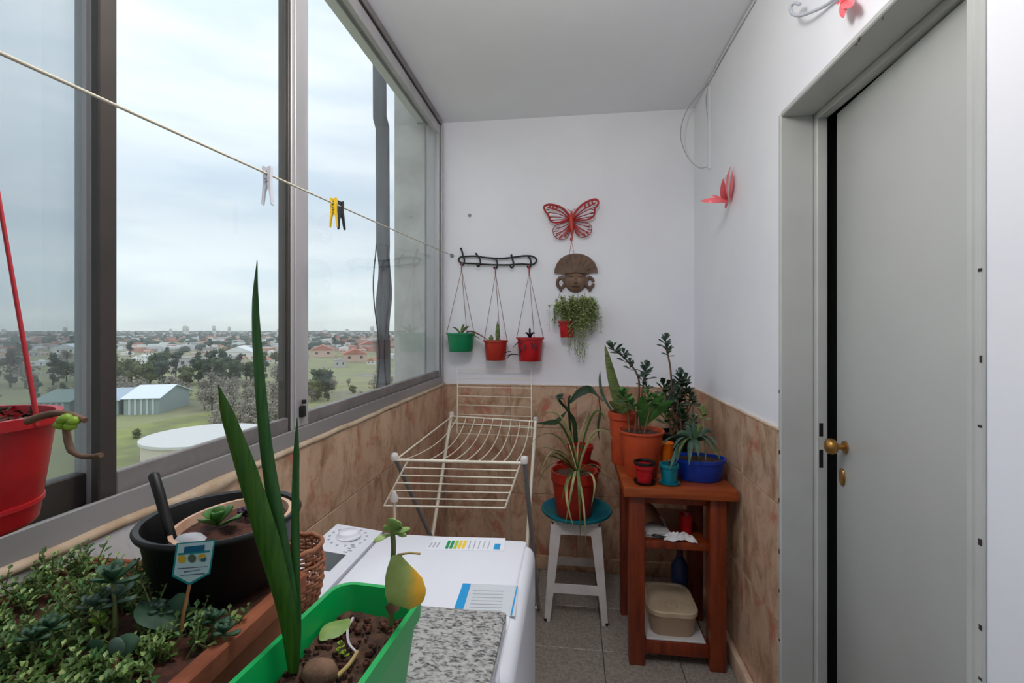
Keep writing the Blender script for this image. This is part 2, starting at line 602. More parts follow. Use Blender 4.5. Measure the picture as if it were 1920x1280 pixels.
U = random.uniform
XL, XR, YB, ZC, ZW = -.716, .644, 2.60, 2.49, 1.005      # left tile face, right plaster, back plaster, ceiling, wainscot top
YF = -1.5                                                # wall behind the camera
TT = .008                                                # tile thickness
MOD = .365                                               # wall tile module

# ------------------------------------------------------------------ floor
fl = struct(MB().box((XL - .02, YF, -.12), (XR + .02, YB + .02, -.012)).build('floor', 'floor_grout', smooth=0))
tm = MB().bbox((.0012, .0012, -.012), (.2988, .2988, 0), .0015, 1).mesh('floor_tile', 'floor_tile', 20)
x0 = .124 - .30 * 3
ix = 0
for i in range(6):
    for j in range(15):
        x, y = x0 + .30 * i, 1.955 + .30 * (2 - j)
        xa, xb, ya, yb = max(x, XL), min(x + .30, XR), max(y, YF), min(y + .30, YB)
        if xb - xa < .02 or yb - ya < .02: continue
        if (xb - xa) > .299 and (yb - ya) > .299:
            inst('floor_tile', tm, fl, (x, y, 0))
        else:
            MB().bbox((.0012, .0012, -.012), (xb - xa - .0012, yb - ya - .0012, 0), .0015, 1).build('floor_tile', 'floor_tile', fl, (xa, ya, 0), 20)

# ------------------------------------------------------------------ ceiling and walls
struct(MB().box((XL - .16, YF - .1, ZC), (XR + .1, YB + .1, ZC + .15)).build('ceiling', 'ceiling', smooth=0))

wb = struct(MB().box((XL - .05, YB, 0), (XR + .1, YB + .15, ZC)).build('wall_back', 'plaster', smooth=0))
struct(MB().box((XL - .16, YF - .12, 0), (XR + .1, YF, ZC)).build('wall_front', 'plaster', smooth=0))
wl = struct(MB().box((XL - .14, YF, -.1), (XL - TT, YB + .02, ZW - .003)).build('wall_left', 'grout', smooth=0))

DY0, DY1, DZ = .845, 1.555, 1.985                        # door frame opening (outer) along the right wall
wrm = MB()
wrm.box((XR, YF, 0), (XR + .12, DY0, ZC)); wrm.box((XR, DY1, 0), (XR + .12, YB, ZC)); wrm.box((XR, DY0, DZ), (XR + .12, DY1, ZC))
wr = struct(wrm.build('wall_right', 'plaster', smooth=0))


def tiles(parent, ax, a0, a1, anchor, z1, matfn):
    """ax(u0,u1,z0,z1) -> (lo, hi) box for a tile running u0..u1 along the wall"""
    zj = [0, .042, .042 + MOD, .042 + 2 * MOD, z1]
    k0 = math.floor((a0 - anchor) / MOD) - 1
    cache = {}
    for k in range(k0, k0 + 16):
        u0, u1 = max(a0, anchor + k * MOD), min(a1, anchor + (k + 1) * MOD)
        if u1 - u0 < .004: continue
        for za, zb in zip(zj, zj[1:]):
            lo, hi = ax(u0 + .001, u1 - .001, za + .001, zb - .001)
            m_ = matfn((u0 + u1) / 2)
            d = V(hi) - V(lo)
            key = (round(d.x, 3), round(d.y, 3), round(d.z, 3), m_)
            if key not in cache:
                cache[key] = MB().bbox((0, 0, 0), d, .0015, 1).mesh('wall_tile', m_, 20)
            inst('wall_tile', cache[key], parent, lo)


tiles(wb, lambda a, b, z0, z1: ((a, YB - TT, z0), (b, YB, z1)), XL, XR - TT, -.34, ZW, lambda u: 'tile')
tiles(wl, lambda a, b, z0, z1: ((XL - TT, a, z0), (XL, b, z1)), YF, YB - TT, YB - TT - MOD * 5, ZW - .004, lambda u: 'tile' if u > .77 else 'tile_white')
tiles(wr, lambda a, b, z0, z1: ((XR - TT, a, z0), (XR, b, z1)), DY1 + .004, YB - TT, YB - TT, ZW, lambda u: 'tile')
# light edges closing the wainscot
struct(MB().bbox((XL, YB - TT - .003, ZW - .002), (XR - TT, YB, ZW + .004), .001, 1).build('trim_1', 'tile_edge'))
struct(MB().bbox((XR - TT - .003, DY1, ZW - .002), (XR, YB - TT - .003, ZW + .004), .001, 1).build('trim_2', 'tile_edge'))
# uneven mortar strip between left tiles and the window frame
mo = MB(); pts = []
n = 140
for i in range(n + 1):
    y = .2 + (YB - .21) * i / n
    pts.append((XL - .004 + .003 * mnoise.noise(V((y * 9, 0, 0))), y, ZW + .002 + .004 * mnoise.noise(V((y * 7, 3, 0)))))
lump = lambda y: max(0, 1 - abs(y - .86) / .12) * (.6 + mnoise.noise(V((y * 60, 8, 0))))
mo.sweep([(x + .004 * lump(y), y, z - .010 * lump(y)) for x, y, z in pts], [.010 + .006 * lump(y) for x, y, z in pts], [.008 + .014 * max(0, lump(y)) for x, y, z in pts], 8, side=(1, 0, 0))
struct(mo.build('trim_3', 'mortar', smooth=60))
# broken mortar lump where the beige tiles begin
# baseboards
struct(MB().bbox((XR - .032, DY1 + .01, 0), (XR - TT, YB - TT, .075), .006, 2).build('baseboard_right', 'tile_edge'))
struct(MB().bbox((XL + .02, YB - .024, 0), (XR - .035, YB - TT, .075), .004, 2).build('baseboard_back', 'tile'))

# ------------------------------------------------------------------ window
win = bpy.data.objects.new('window_1', None); win.location = (0, 0, 0); COL.objects.link(win); struct(win)
WY0, WY1, WZ0, WZ1 = YF + .02, 2.585, 1.006, 2.4885
WT = WY1 - .0305
f = MB()
f.bbox((-.815, WY0, WZ0), (-.7295, WT, WZ0 + .022), .002, 1)
f.bbox((-.729, WY0, WZ0), (-.722, WT, WZ0 + .048), .0015, 1)
f.bbox((-.765, WY0, WZ0 + .0225), (-.761, WT, WZ0 + .032), .001, 1)
f.bbox((-.8145, WY0, WZ0 + .0225), (-.808, WT, WZ0 + .032), .001, 1)
f.build('bottom_track', 'alu_track', win)
f = MB()
f.bbox((-.815, WY0, WZ1 - .022), (-.7295, WT, WZ1), .002, 1)
f.bbox((-.729, WY0, WZ1 - .028), (-.722, WT, WZ1), .0015, 1)
f.bbox((-.765, WY0, WZ1 - .031), (-.761, WT, WZ1 - .0225), .001, 1)
f.bbox((-.8145, WY0, WZ1 - .031), (-.808, WT, WZ1 - .0225), .001, 1)
f.build('top_track', 'alu_old', win)
f = MB(); f.bbox((-.815, WY1 - .022, WZ0), (-.7295, WY1, WZ1), .002, 1); f.bbox((-.729, WY1 - .03, WZ0), (-.722, WY1, WZ1), .001, 1)
f.build('end_jamb', 'alu', win)
f = MB(); f.bbox((-.760, WY1 - .028, WZ0 + .05), (-.752, WY1 - .022, WZ1 - .05), .001, 1)
f.build('jamb_gasket', 'rubber', win)
# fixed post
f = MB(); f.bbox((-.762, 1.150, WZ0 + .02), (-.732, 1.226, WZ1 - .02), .002, 1); f.bbox((-.732, 1.162, WZ0 + .05), (-.7285, 1.214, WZ1 - .05), .0015, 1)
f.build('post', 'alu', win)
f = MB(); f.bbox((-.762, 1.138, WZ0 + .02), (-.742, 1.150, WZ1 - .02), .001, 1); f.build('post_shade_strip', 'alu_dark', win)  # dark strip that puts the shade beside the post into colour
lt = MB(); lt.bbox((-.728, 1.176, 1.082), (-.716, 1.194, 1.112), .003, 2); lt.lathe([(0, 0), (.006, 0), (.006, .01), (0, .01)], 10, (-.718, 1.185, 1.118)); lt.build('window_latch', 'iron', win)


def sash(x0, x1, y0, y1, mats, gmat, sl=.034, sr=.034, rail=.052, low=.03, name='sash'):
    o = bpy.data.objects.new(name, None); COL.objects.link(o); o.parent = win
    za, zb = WZ0 + low, WZ1 - low
    MB().bbox((x0 + .001, y0 + sl, za), (x1 - .001, y1 - sr, za + rail), .002, 1).build('bottom_rail', mats[0], o)
    MB().bbox((x0 + .001, y0 + sl, zb - rail), (x1 - .001, y1 - sr, zb), .002, 1).build('top_rail', mats[1], o)
    MB().bbox((x0, y0, za), (x1, y0 + sl, zb), .002, 1).build('stile', mats[2], o)
    MB().bbox((x0, y1 - sr, za), (x1, y1, zb), .002, 1).build('stile', mats[3], o)
    xm = (x0 + x1) / 2
    MB().box((xm - .002, y0 + sl - .004, za + rail - .004), (xm + .002, y1 - sr + .004, zb - rail + .004)).build('pane', gmat, o, smooth=0)
    return o


sash(-.802, -.776, YF + .04, .700, ('alu_dark', 'alu_dark', 'alu', 'alu'), 'glass_dirty', sr=.036)
sash(-.750, -.734, .646, 1.149, ('alu_old', 'alu_old', 'alu_dark', 'alu_dark'), 'glass', sl=.030, sr=.008)
sash(-.758, -.734, 1.226, WY1 - .028, ('alu_old', 'alu', 'alu', 'alu'), 'glass', sl=.008, sr=.02)

# ------------------------------------------------------------------ door
door = bpy.data.objects.new('door_1', None); COL.objects.link(door); struct(door)
# pressed steel frame lining the opening
FX0, FX1, FXS = XR - .006, XR + .121, XR + .09
f = MB()
f.bbox((FX0, DY1 - .012, 0), (FXS, DY1 + .004, DZ), .003, 1)          # far jamb, outer step
f.bbox((FXS, DY1 - .030, 0), (FX1, DY1 + .004, DZ), .003, 1)
f.build('far_jamb', 'door_frame', door)
f = MB()
f.bbox((FX0, DY0 - .004, 0), (FXS, DY0 + .012, DZ), .003, 1)
f.bbox((FX0, DY0 - .022, 0), (FX0 + .008, DY0 - .0045, DZ + .02), .003, 1)
f.bbox((FXS, DY0 - .004, 0), (FX1, DY0 + .018, DZ), .003, 1)
f.build('near_jamb', 'door_frame', door)
f = MB()
f.bbox((FX0, DY0 + .0125, DZ - .012), (FXS - .0005, DY1 - .0125, DZ + .004), .003, 1)
f.bbox((FXS, DY0 + .0185, DZ - .030), (FX1, DY1 - .0305, DZ + .004), .003, 1)
f.build('lintel', 'door_frame', door)
for z0, z1 in ((.995, 1.035), (.900, .955)):
    MB().box((FXS + .006, DY1 - .0305, z0), (FXS + .017, DY1 - .0295, z1)).build('strike_slot', 'dark', door, smooth=0)
# leaf, ajar: hinge on the near side
hx, hy = XR + .095, DY0 + .022
lw = .624
leaf = bpy.data.objects.new('door_leaf', None); COL.objects.link(leaf); leaf.parent = door
leaf.location = (hx, hy, 0); leaf.rotation_euler = (0, 0, math.radians(-2.9))
MB().bbox((0, 0, .01), (.04, lw, DZ - .034), .003, 2).build('leaf_panel', 'door', leaf)
kn = MB()
kn.lathe([(0, 0), (.017, 0), (.017, .004), (.008, .006), (.008, .022), (.018, .026), (.023, .035), (.021, .046), (.012, .052), (0, .053)], 18)
ko = kn.build('knob', 'brass', leaf, (-.0005, lw - .052, .985)); ko.rotation_euler = (0, -math.pi / 2, 0)
es = MB().lathe([(0, 0), (.015, 0), (.015, .003), (.012, .005), (0, .005)], 18, (0, 0, 0), 1.7, 1)
eo = es.build('keyhole_cover', 'brass', leaf, (-.0005, lw - .036, .895)); eo.rotation_euler = (0, -math.pi / 2, 0)
MB().bbox((.008, lw, .985), (.022, lw + .014, 1.005), .002, 1).build('latch_bolt', 'brass', leaf)

struct(MB().box((XR - .002, DY0, -.1), (XR + .165, DY1, -.002)).build('floor_threshold', 'floor_tile', smooth=0))
# dim room beyond the door with a slatted shutter
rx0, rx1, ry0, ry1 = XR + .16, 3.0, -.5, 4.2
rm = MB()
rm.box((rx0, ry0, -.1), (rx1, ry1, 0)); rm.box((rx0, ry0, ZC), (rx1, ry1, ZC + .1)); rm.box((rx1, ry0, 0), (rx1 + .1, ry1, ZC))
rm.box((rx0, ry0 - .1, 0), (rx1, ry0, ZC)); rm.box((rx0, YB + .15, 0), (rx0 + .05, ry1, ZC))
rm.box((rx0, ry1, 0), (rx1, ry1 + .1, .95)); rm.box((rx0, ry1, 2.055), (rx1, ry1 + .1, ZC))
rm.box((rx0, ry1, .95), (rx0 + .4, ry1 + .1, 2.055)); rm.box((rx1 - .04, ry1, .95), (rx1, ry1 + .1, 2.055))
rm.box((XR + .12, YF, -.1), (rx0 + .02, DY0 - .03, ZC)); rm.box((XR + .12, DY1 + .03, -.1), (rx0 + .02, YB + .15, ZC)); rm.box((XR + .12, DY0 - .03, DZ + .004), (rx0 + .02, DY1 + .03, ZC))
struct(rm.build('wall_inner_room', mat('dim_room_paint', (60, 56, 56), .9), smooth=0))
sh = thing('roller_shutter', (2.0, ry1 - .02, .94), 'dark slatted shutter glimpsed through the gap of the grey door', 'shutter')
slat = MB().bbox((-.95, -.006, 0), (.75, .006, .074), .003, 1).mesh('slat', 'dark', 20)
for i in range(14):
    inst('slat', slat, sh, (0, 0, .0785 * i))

# ------------------------------------------------------------------ unseen lamp added to brighten the room beyond the daylight
lp = thing('fill_lamp', (-.12, .70, ZC - .11), 'round opal lamp added out of view to brighten the room', 'lamp')
MB().lathe([(0, .11), (.07, .11), (.07, .095), (.05, .09)], 24).build('fill_lamp_base', 'white_enamel', lp)
MB().lathe([(0, 0), (.05, .006), (.082, .03), (.09, .055), (.075, .085), (.05, .092)], 24).build('fill_lamp_shade', emit_mat('fill_lamp_glass', (255, 250, 244), 4.), lp)
ld = bpy.data.lights.new('fill_lamp_bulb', 'POINT'); ld.energy = FILL_LAMP_POWER; ld.shadow_soft_size = .12; ld.color = (1, .97, .95)
lo = bpy.data.objects.new('fill_lamp_bulb', ld); lo.location = (0, 0, -.16); lo.parent = lp; COL.objects.link(lo)

# ------------------------------------------------------------------ outside: fin wall, pipe
GZ = -30.0
struct(MB().bbox((-1.012, YB - .02, -6), (-.83, YB + .3, 3.4), .004, 1).build('wall_outside_fin', 'concrete'))
struct(MB().bbox((XL - .30, YF, GZ), (XL - .14, YB, ZW - .04), .004, 1).build('wall_facade', 'concrete'))
pp = thing('grey_pipe', aty(722, 725, 2.30) - V((0, 0, .4)), 'grey wrapped pipe with loose cable hanging outside the right pane', 'pipe')
base = pp.location.copy()
pts, ws = [], []
for i in range(41):
    y = 760 - i * (760 + 40) / 40
    xx = 719 - 5 * (y < 240) + (3 * math.sin(y / 37) if 470 < y < 590 else 0) - (708 - y) * .004
    p = aty(xx, y, 2.30) - base
    pts.append(p); ws.append(.037 + (.006 * math.sin(y / 21.) if 440 < y < 640 else 0))
MB().sweep(pts, ws, [.02] * len(ws), 10, side=(1, 0, 0)).build('pipe_body', mat('grey_wrap', (104, 108, 116), .6, col2=(74, 76, 82), scale=14, stretch=(1, 1, .25), bump=.4), pp)
for dx, ph in ((-.030, 0), (.026, 2.)):
    cp = [aty(719, y, 2.29) - base + V((dx + (.014 if dx > 0 else -.016) * math.sin((y - 470) / 130 * math.pi) * (1 if 470 < y < 730 else 0), -.02, 0)) for y in range(740, 440, -20)]
    MB().sweep(cp, .0035, None, 6).build('loose_cable', 'iron', pp)

# ------------------------------------------------------------------ outside: land, town and trees far below
gm, nt_, N_, L_, b_ = nodes_of('open_land')
tc_ = N_.new('ShaderNodeTexCoord')
n1 = N_.new('ShaderNodeTexNoise'); n1.inputs['Scale'].default_value = .012; n1.inputs['Detail'].default_value = 8; n1.inputs['Roughness'].default_value = .65
L_.new(tc_.outputs['Object'], n1.inputs['Vector'])
r_ = N_.new('ShaderNodeValToRGB'); e_ = r_.color_ramp.elements
e_[0].position = .32; e_[0].color = l4((112, 110, 92)); e_[1].position = .72; e_[1].color = l4((160, 152, 138))
for p_, c_ in ((.44, (136, 134, 104)), (.54, (148, 150, 104)), (.62, (138, 132, 116))):
    q = e_.new(p_); q.color = l4(c_)
L_.new(n1.outputs['Fac'], r_.inputs[0]); L_.new(r_.outputs[0], b_.inputs['Base Color']); b_.inputs['Roughness'].default_value = 1
gmesh = MB()
nr = 64
gmesh.add([(0, 0, 0)] + [(7000 * math.cos(2 * math.pi * i / nr), 7000 * math.sin(2 * math.pi * i / nr), 0) for i in range(nr)],
          [(0, 1 + i, 1 + (i + 1) % nr) for i in range(nr)])
go = gmesh.build('ground', gm, None, (0, 0, GZ), 0); go['kind'] = 'structure'

GREENS = [mat('tree_%d' % i, a, .9, col2=b, scale=.35, detail=3, rand=40.) for i, (a, b) in enumerate((
    ((88, 100, 66), (62, 76, 52)), ((104, 110, 72), (80, 88, 58)), ((80, 94, 78), (60, 74, 64)), ((166, 158, 146), (134, 128, 118)), ((110, 116, 70), (84, 92, 56))))]
TRUNK = mat('far_trunk', (78, 66, 56), .9)


def tree_mesh(i, h, r, leafy, gi, shape):
    """tall crown of many small leaf clumps on a trunk, height h, crown radius r"""
    rnd = random.Random(i)
    mb = MB()
    mb.sweep([(0, 0, 0), (.1, 0, h * .3), (-.1, .1, h * .6), (0, 0, h * .85)], [.4, .32, .22, .08], None, 5, mi=1)
    blobs = []
    for k in range(13):
        a = rnd.uniform(0, 6.28); rr = rnd.uniform(.2, .62) * r
        zz = h * rnd.uniform(.22, .84) if shape == 0 else h * rnd.uniform(.16, .9)
        blobs.append((V((rr * math.cos(a), rr * math.sin(a), zz)), r * rnd.uniform(.32, .55)))
        mb.sweep([(0, 0, h * .35), (rr * math.cos(a) * .5, rr * math.sin(a) * .5, (h * .35 + zz) / 2), (rr * math.cos(a), rr * math.sin(a), zz)], [.18, .12, .05], None, 4, mi=1)
    blobs.append((V((0, 0, h * .8)), r * .45))
    for c, br in blobs:
        for k in range(int(46 * leafy)):
            d = V((rnd.gauss(0, 1), rnd.gauss(0, 1), rnd.gauss(0, .9))).normalized()
            p = c + d * br * rnd.uniform(.45, 1.)
            mb.leaflet(p, V((rnd.gauss(0, 1), rnd.gauss(0, 1), rnd.gauss(0, .6))), V((rnd.gauss(0, 1), rnd.gauss(0, 1), 1)), br * rnd.uniform(.3, .55), br * rnd.uniform(.13, .24))
        if leafy > .6:
            pr = [(0, -br * .6)] + [(br * .68 * math.sin(q), -br * .6 * math.cos(q)) for q in (.6, 1.2, 1.8, 2.4)] + [(0, br * .6)]
            mb.lathe(pr, 7, c)
    return mb.mesh('tree', [GREENS[gi], TRUNK], 0, False)


TM = [tree_mesh(1, 15, 5.5, 1., 0, 0), tree_mesh(2, 13, 5., 1., 1, 0), tree_mesh(3, 17, 4.2, 1., 2, 1), tree_mesh(4, 11, 5., .6, 3, 0),
      tree_mesh(5, 9, 4.6, 1., 4, 0), tree_mesh(6, 20, 4., 1., 2, 1), tree_mesh(7, 13, 6., .45, 3, 0)]


def gpt(px, py):
    return atz(px, py, GZ)


PLACED = [(gpt(x_, y_), r_) for x_, y_, r_ in ((285, 769, 15), (210, 771, 15), (118, 773, 15), (386, 868, 15), (605, 668, 14), (690, 655, 18), (665, 676, 13), (452, 672, 20), (136, 662, 19))]


def free(p, r):
    for q, s_ in PLACED:
        if (q.x - p.x) ** 2 + (q.y - p.y) ** 2 < (r + s_) ** 2: return False
    return True


TK = {0: 'dark green', 1: 'olive', 2: 'slim blue green', 3: 'bare greyish', 4: 'light green', 5: 'very tall blue green', 6: 'wide bare greyish'}


def tree(px, py, k, sc, label, group=None):
    p = gpt(px, py)
    if group and not free(p, 2.6 * sc): return None
    PLACED.append((p, 2.6 * sc))
    if group: label = label.replace('tree', TK[k] + ' tree', 1) if 'one of the trees' not in label else label.replace('trees', TK[k] + ' trees', 1)
    label = label.replace('bare greyish bare greyish', 'bare greyish').replace('bare greyish wide bare greyish', 'wide bare greyish').replace('dark dark', 'dark').replace('small dark olive', 'small olive').replace('bare greyish light', 'light').replace('bare greyish slim', 'slim').replace('small dark bare', 'small bare').replace('small dark slim', 'small slim')
    o = inst('tree', TM[k], None, gpt(px, py), (0, 0, U(0, 6.28)), (sc * U(.9, 1.1), sc * U(.9, 1.1), sc))
    tag(o, label, 'tree', group)
    return o


# tree belt in front of the town, taller green trees left of the post
belt = 'trees of the belt before the town'
BELT_LABEL = 'one of the trees in the belt between field and town'
spots = [(222, 722, 4, 1.5), (246, 724, 1, 1.3), (275, 724, 4, 1.5), (300, 720, 0, 1.3), (382, 718, 0, 1.), (420, 718, 2, 1.2), (440, 720, 0, 1.), (470, 718, 0, .9), (235, 724, 0, 1.25), (262, 722, 0, 1.3), (288, 722, 1, 1.2), (304, 726, 2, 1.1), (330, 716, 5, 1.0), (350, 722, 4, 1.2), (372, 716, 2, 1.1), (395, 722, 5, 1.1),
         (412, 724, 0, 1.15), (430, 722, 1, 1.1), (447, 714, 2, 1.0), (462, 712, 3, 1.0), (478, 716, 3, 1.1), (495, 718, 2, 1.0), (510, 718, 0, 1.0), (520, 724, 3, 1.2),
         (20, 726, 2, 1.3), (48, 728, 3, 1.3), (75, 726, 3, 1.2), (100, 722, 2, 1.1), (125, 716, 1, 1.0), (150, 720, 3, 1.2), (-20, 724, 0, 1.3), (-60, 724, 2, 1.3), (-110, 726, 0, 1.2), (-170, 726, 1, 1.3),
         (-240, 726, 0, 1.3), (600, 744, 0, .95), (590, 750, 4, 1.), (615, 752, 2, .8)]
for (px, py, k, sc) in spots:
    tree(px, py, k, sc, BELT_LABEL, belt)
bare = 'grey leafless looking trees behind the shed'
for i in range(56):
    tree(U(215, 545), U(734, 772), random.choice((3, 6)), U(.55, .85), 'bare greyish tree among the scrub around the sheds', bare)
for i in range(26):
    tree(U(395, 548), U(768, 822), random.choice((3, 6, 6)), U(.5, .7), 'bare greyish tree among the scrub around the sheds', bare)
for i in range(22):
    tree(U(580, 800), U(715, 760), random.choice((3, 6, 4)), U(.35, .6), 'bare greyish tree among the scrub around the sheds', bare)
for i in range(24):
    tree(U(-200, 180), U(745, 790), random.choice((3, 6, 2)), U(.5, .7), 'bare greyish tree among the scrub around the sheds', bare)
tree(405, 832, 6, .62, 'dark bare tree beside the white flat roof')
tree(256, 822, 4, .3, 'small round bush on the lawn near the white flat roof')
far = 'trees scattered through the town'
for i in range(110):
    py = 632 + 60 * random.random() ** 2.2
    tree(U(-420, 850), py, random.choice((0, 1, 2, 2, 3)), U(.9, 1.3), 'small dark tree between the roofs of the distant town', far)
# houses
HW = [mat('house_wall_%d' % i, c, .9) for i, c in enumerate(((222, 218, 210), (206, 192, 178), (188, 184, 182), (214, 184, 168), (236, 234, 230)))]
HR = [mat('house_roof_%d' % i, c, .8) for i, c in enumerate(((186, 122, 106), (196, 148, 132), (206, 206, 206), (164, 158, 154), (228, 230, 232)))]
HG = mat('far_glass', (70, 78, 86), .3)


def house_mesh(w, d, h, roof, wi, ri):
    mb = MB()
    mb.box((-w / 2, -d / 2, 0), (w / 2, d / 2, h), 0)
    if roof == 'gable':
        rh = w * .28
        a, b = w / 2 + .4, d / 2 + .4
        mb.add([(-a, -b, h), (a, -b, h), (a, b, h), (-a, b, h), (0, -b, h + rh), (0, b, h + rh)], [(0, 1, 4), (2, 3, 5), (1, 2, 5, 4), (3, 0, 4, 5), (0, 3, 2, 1)], 1)
    else:
        mb.box((-w / 2 - .2, -d / 2 - .2, h), (w / 2 + .2, d / 2 + .2, h + .35), 1)
        mb.box((-w * .2, -d * .2, h + .35), (w * .1, d * .1, h + 1.6), 0)
    for sx in (-1, 1):
        for k in (-.25, .25):
            mb.box((w * k - .7, sx * d / 2 - .05, h * .4), (w * k + .7, sx * d / 2 + .05, h * .72), 2)
            mb.box((sx * w / 2 - .05, d * k - .7, h * .4), (sx * w / 2 + .05, d * k + .7, h * .72), 2)
    return mb.mesh('house', [HW[wi], HR[ri], HG], 0)


HM = [house_mesh(9, 12, 3.6, 'gable', 0, 0), house_mesh(8, 10, 3.4, 'gable', 1, 1), house_mesh(10, 13, 4, 'flat', 4, 4), house_mesh(11, 11, 6.5, 'flat', 2, 3),
      house_mesh(9, 14, 3.6, 'flat', 3, 2), house_mesh(16, 26, 6, 'gable', 4, 4), house_mesh(12, 16, 5, 'gable', 3, 0), house_mesh(10, 12, 14, 'flat', 0, 2)]
hg = 'houses of the distant town'
for (px, py, k, sc, lb) in ((605, 668, 6, 2.0, 'large pink roofed house in the town behind the grey post'), (690, 655, 0, 2.6, 'broad red roofed hall in the town beside the grey pipe'),
                            (665, 676, 6, 1.8, 'pink gabled house at the near edge of the town'), (336, 690, 3, 1.6, 'pinkish block house rising among the belt trees'),
                            (452, 672, 5, 1.6, 'long white roofed factory building in the town'), (136, 662, 5, 1.5, 'white roofed hall in the town seen through the dusty pane')):
    PLACED.append((gpt(px, py), 10 * sc)); o = inst('house', HM[k], None, gpt(px, py), (0, 0, .5), (sc, sc, sc * .8)); tag(o, lb, 'house')
HK = {0: 'white walled house with red gabled roof', 1: 'beige house with pink gabled roof', 2: 'low white flat roofed house', 3: 'grey two storey flat roofed house', 4: 'pinkish flat roofed house'}
for i in range(318):
    py = 630 + 60 * random.random() ** 1.3
    px = U(-420, 860)
    if px < 540 and py > 688: py = U(640, 680)
    k = random.choice((0, 1, 2, 3, 4, 4, 2, 1, 3))
    p = gpt(px, py)
    if not free(p, 7.2): continue
    PLACED.append((p, 6.6))
    o = inst('house', HM[k], None, p, (0, 0, U(0, 3.14)), (.8, .8, U(.75, 1.)))
    tag(o, 'small ' + HK[k] + ' in the distant town', 'house', hg + ', ' + HK[k])
hz = 'tower blocks on the horizon'
for i in range(16):
    o = inst('tower_block', HM[7], None, atd(U(-200, 760), HOR_Y, U(2200, 3600)) * 1.0, (0, 0, U(0, 3)), (1.6, 1.6, U(1.6, 3.2)))
    o.location.z = GZ
    tag(o, 'tiny pale tower block on the horizon of the town', 'building', hz)
# far woods, too many to count
fw = MB(); rnd = random.Random(5)
for i in range(2600):
    d = rnd.uniform(620, 4600); px = rnd.uniform(-900, 900)
    p = atd(px, HOR_Y, d); p.z = GZ
    if not free(p, 9): continue
    r0 = rnd.uniform(5, 11)
    fw.lathe([(0, 0), (r0, r0 * .25), (r0 * .8, r0 * .9), (0, r0 * 1.2)], 5, p)
wo = fw.build('distant_woods', GREENS[2], None, None, 0, False)
tag(wo, 'dark bands of distant trees along the horizon', 'woods', kind='stuff')

# more distant roofs, uncountable
fr_ = MB()
for i in range(2600):
    d = 620 + 3200 * rnd.random() ** 1.3; p = atd(rnd.uniform(-900, 900), HOR_Y, d)
    if not free(p, 11): continue
    w_ = rnd.uniform(4, 9); h_ = rnd.uniform(4, 8)
    fr_.box((p.x - w_, p.y - w_, GZ), (p.x + w_, p.y + w_, GZ + h_), rnd.randrange(5))
tag(fr_.build('distant_roofs', HR, None, None, 0, False), 'pale specks of roofs in the far town', 'roofs', kind='stuff')


hzm = bpy.data.materials.new('town_haze'); hzm.use_nodes = True
hn = hzm.node_tree; hn.nodes.clear()
ho_ = hn.nodes.new('ShaderNodeOutputMaterial'); hv = hn.nodes.new('ShaderNodeVolumeScatter')
hv.inputs['Color'].default_value = (.93, .96, 1, 1); hv.inputs['Density'].default_value = .00017; hv.inputs['Anisotropy'].default_value = .0
hn.links.new(hv.outputs[0], ho_.inputs['Volume'])
hz_o = MB().box((-2600, -1500, GZ + .5), (-20, 2600, GZ + 70)).build('haze', hzm, None, None, 0)
tag(hz_o, 'thin pale haze over the distant town', 'haze', kind='stuff')

# corrugated sheds
def shed(corner_px, length_px, width, h, rh, mats, label):
    """front corner, far end of the long side, width away from camera"""
    a, b = gpt(*corner_px), gpt(*length_px)
    ax = (b - a); ln = ax.length; ax.normalize()
    nrm = V((-ax.y, ax.x, 0))
    if nrm.dot(_F) < 0: nrm = -nrm
    t = thing('shed', a, label, 'shed')
    P = lambda u, v, z: ax * u + nrm * v + V((0, 0, z))
    w = MB()
    w.hexa([P(0, 0, 0), P(ln, 0, 0), P(ln, width, 0), P(0, width, 0)], [P(0, 0, h), P(ln, 0, h), P(ln, width, h), P(0, width, h)])
    for u in (0, ln):
        w.add([P(u, 0, h), P(u, width, h), P(u, width / 2, h + rh)], [(0, 1, 2)])
    w.build('wall', mats[0], t, None, 0, True)
    for v0, v1 in ((-.8, width / 2), (width + .8, width / 2)):
        r = MB()
        z0 = h - rh * .8 / (width / 2)
        r.hexa([P(-.8, v0, z0), P(ln + .8, v0, z0), P(ln + .8, v1, h + rh), P(-.8, v1, h + rh)],
               [P(-.8, v0, z0 + .25), P(ln + .8, v0, z0 + .25), P(ln + .8, v1, h + rh + .25), P(-.8, v1, h + rh + .25)])
        r.build('roof', mats[1], t, None, 0)
    for k in range(1, 6):
        u = ln * k / 6
        MB().hexa([P(u - .35, -.3, 0), P(u + .35, -.3, 0), P(u + .35, 0, 0), P(u - .35, 0, 0)], [P(u - .35, -.3, h - .3), P(u + .35, -.3, h - .3), P(u + .35, 0, h - .3), P(u - .35, 0, h - .3)]).build('pillar', mats[2], t, None, 0)
    return t


SW = [mat('shed_wall', (150, 164, 162), .7), mat('shed_roof_white', (226, 234, 244), .45), mat('shed_pillar', (196, 206, 206), .7), mat('shed_roof_blue', (168, 182, 196), .5), mat('shed_roof_green', (138, 156, 148), .6)]
shed((232, 778), (298, 776), 23, 6.0, 3.4, (SW[0], SW[1], SW[2]), 'pale shed with bright white metal roof on the green field')
shed((158, 780), (222, 778), 24, 5.4, 3.0, (SW[0], SW[3], SW[2]), 'blue grey roofed shed adjoining the white roofed shed')
shed((60, 782), (130, 780), 24, 5.2, 3.0, (SW[0], SW[4], SW[2]), 'grey green roofed shed behind the dusty left pane')

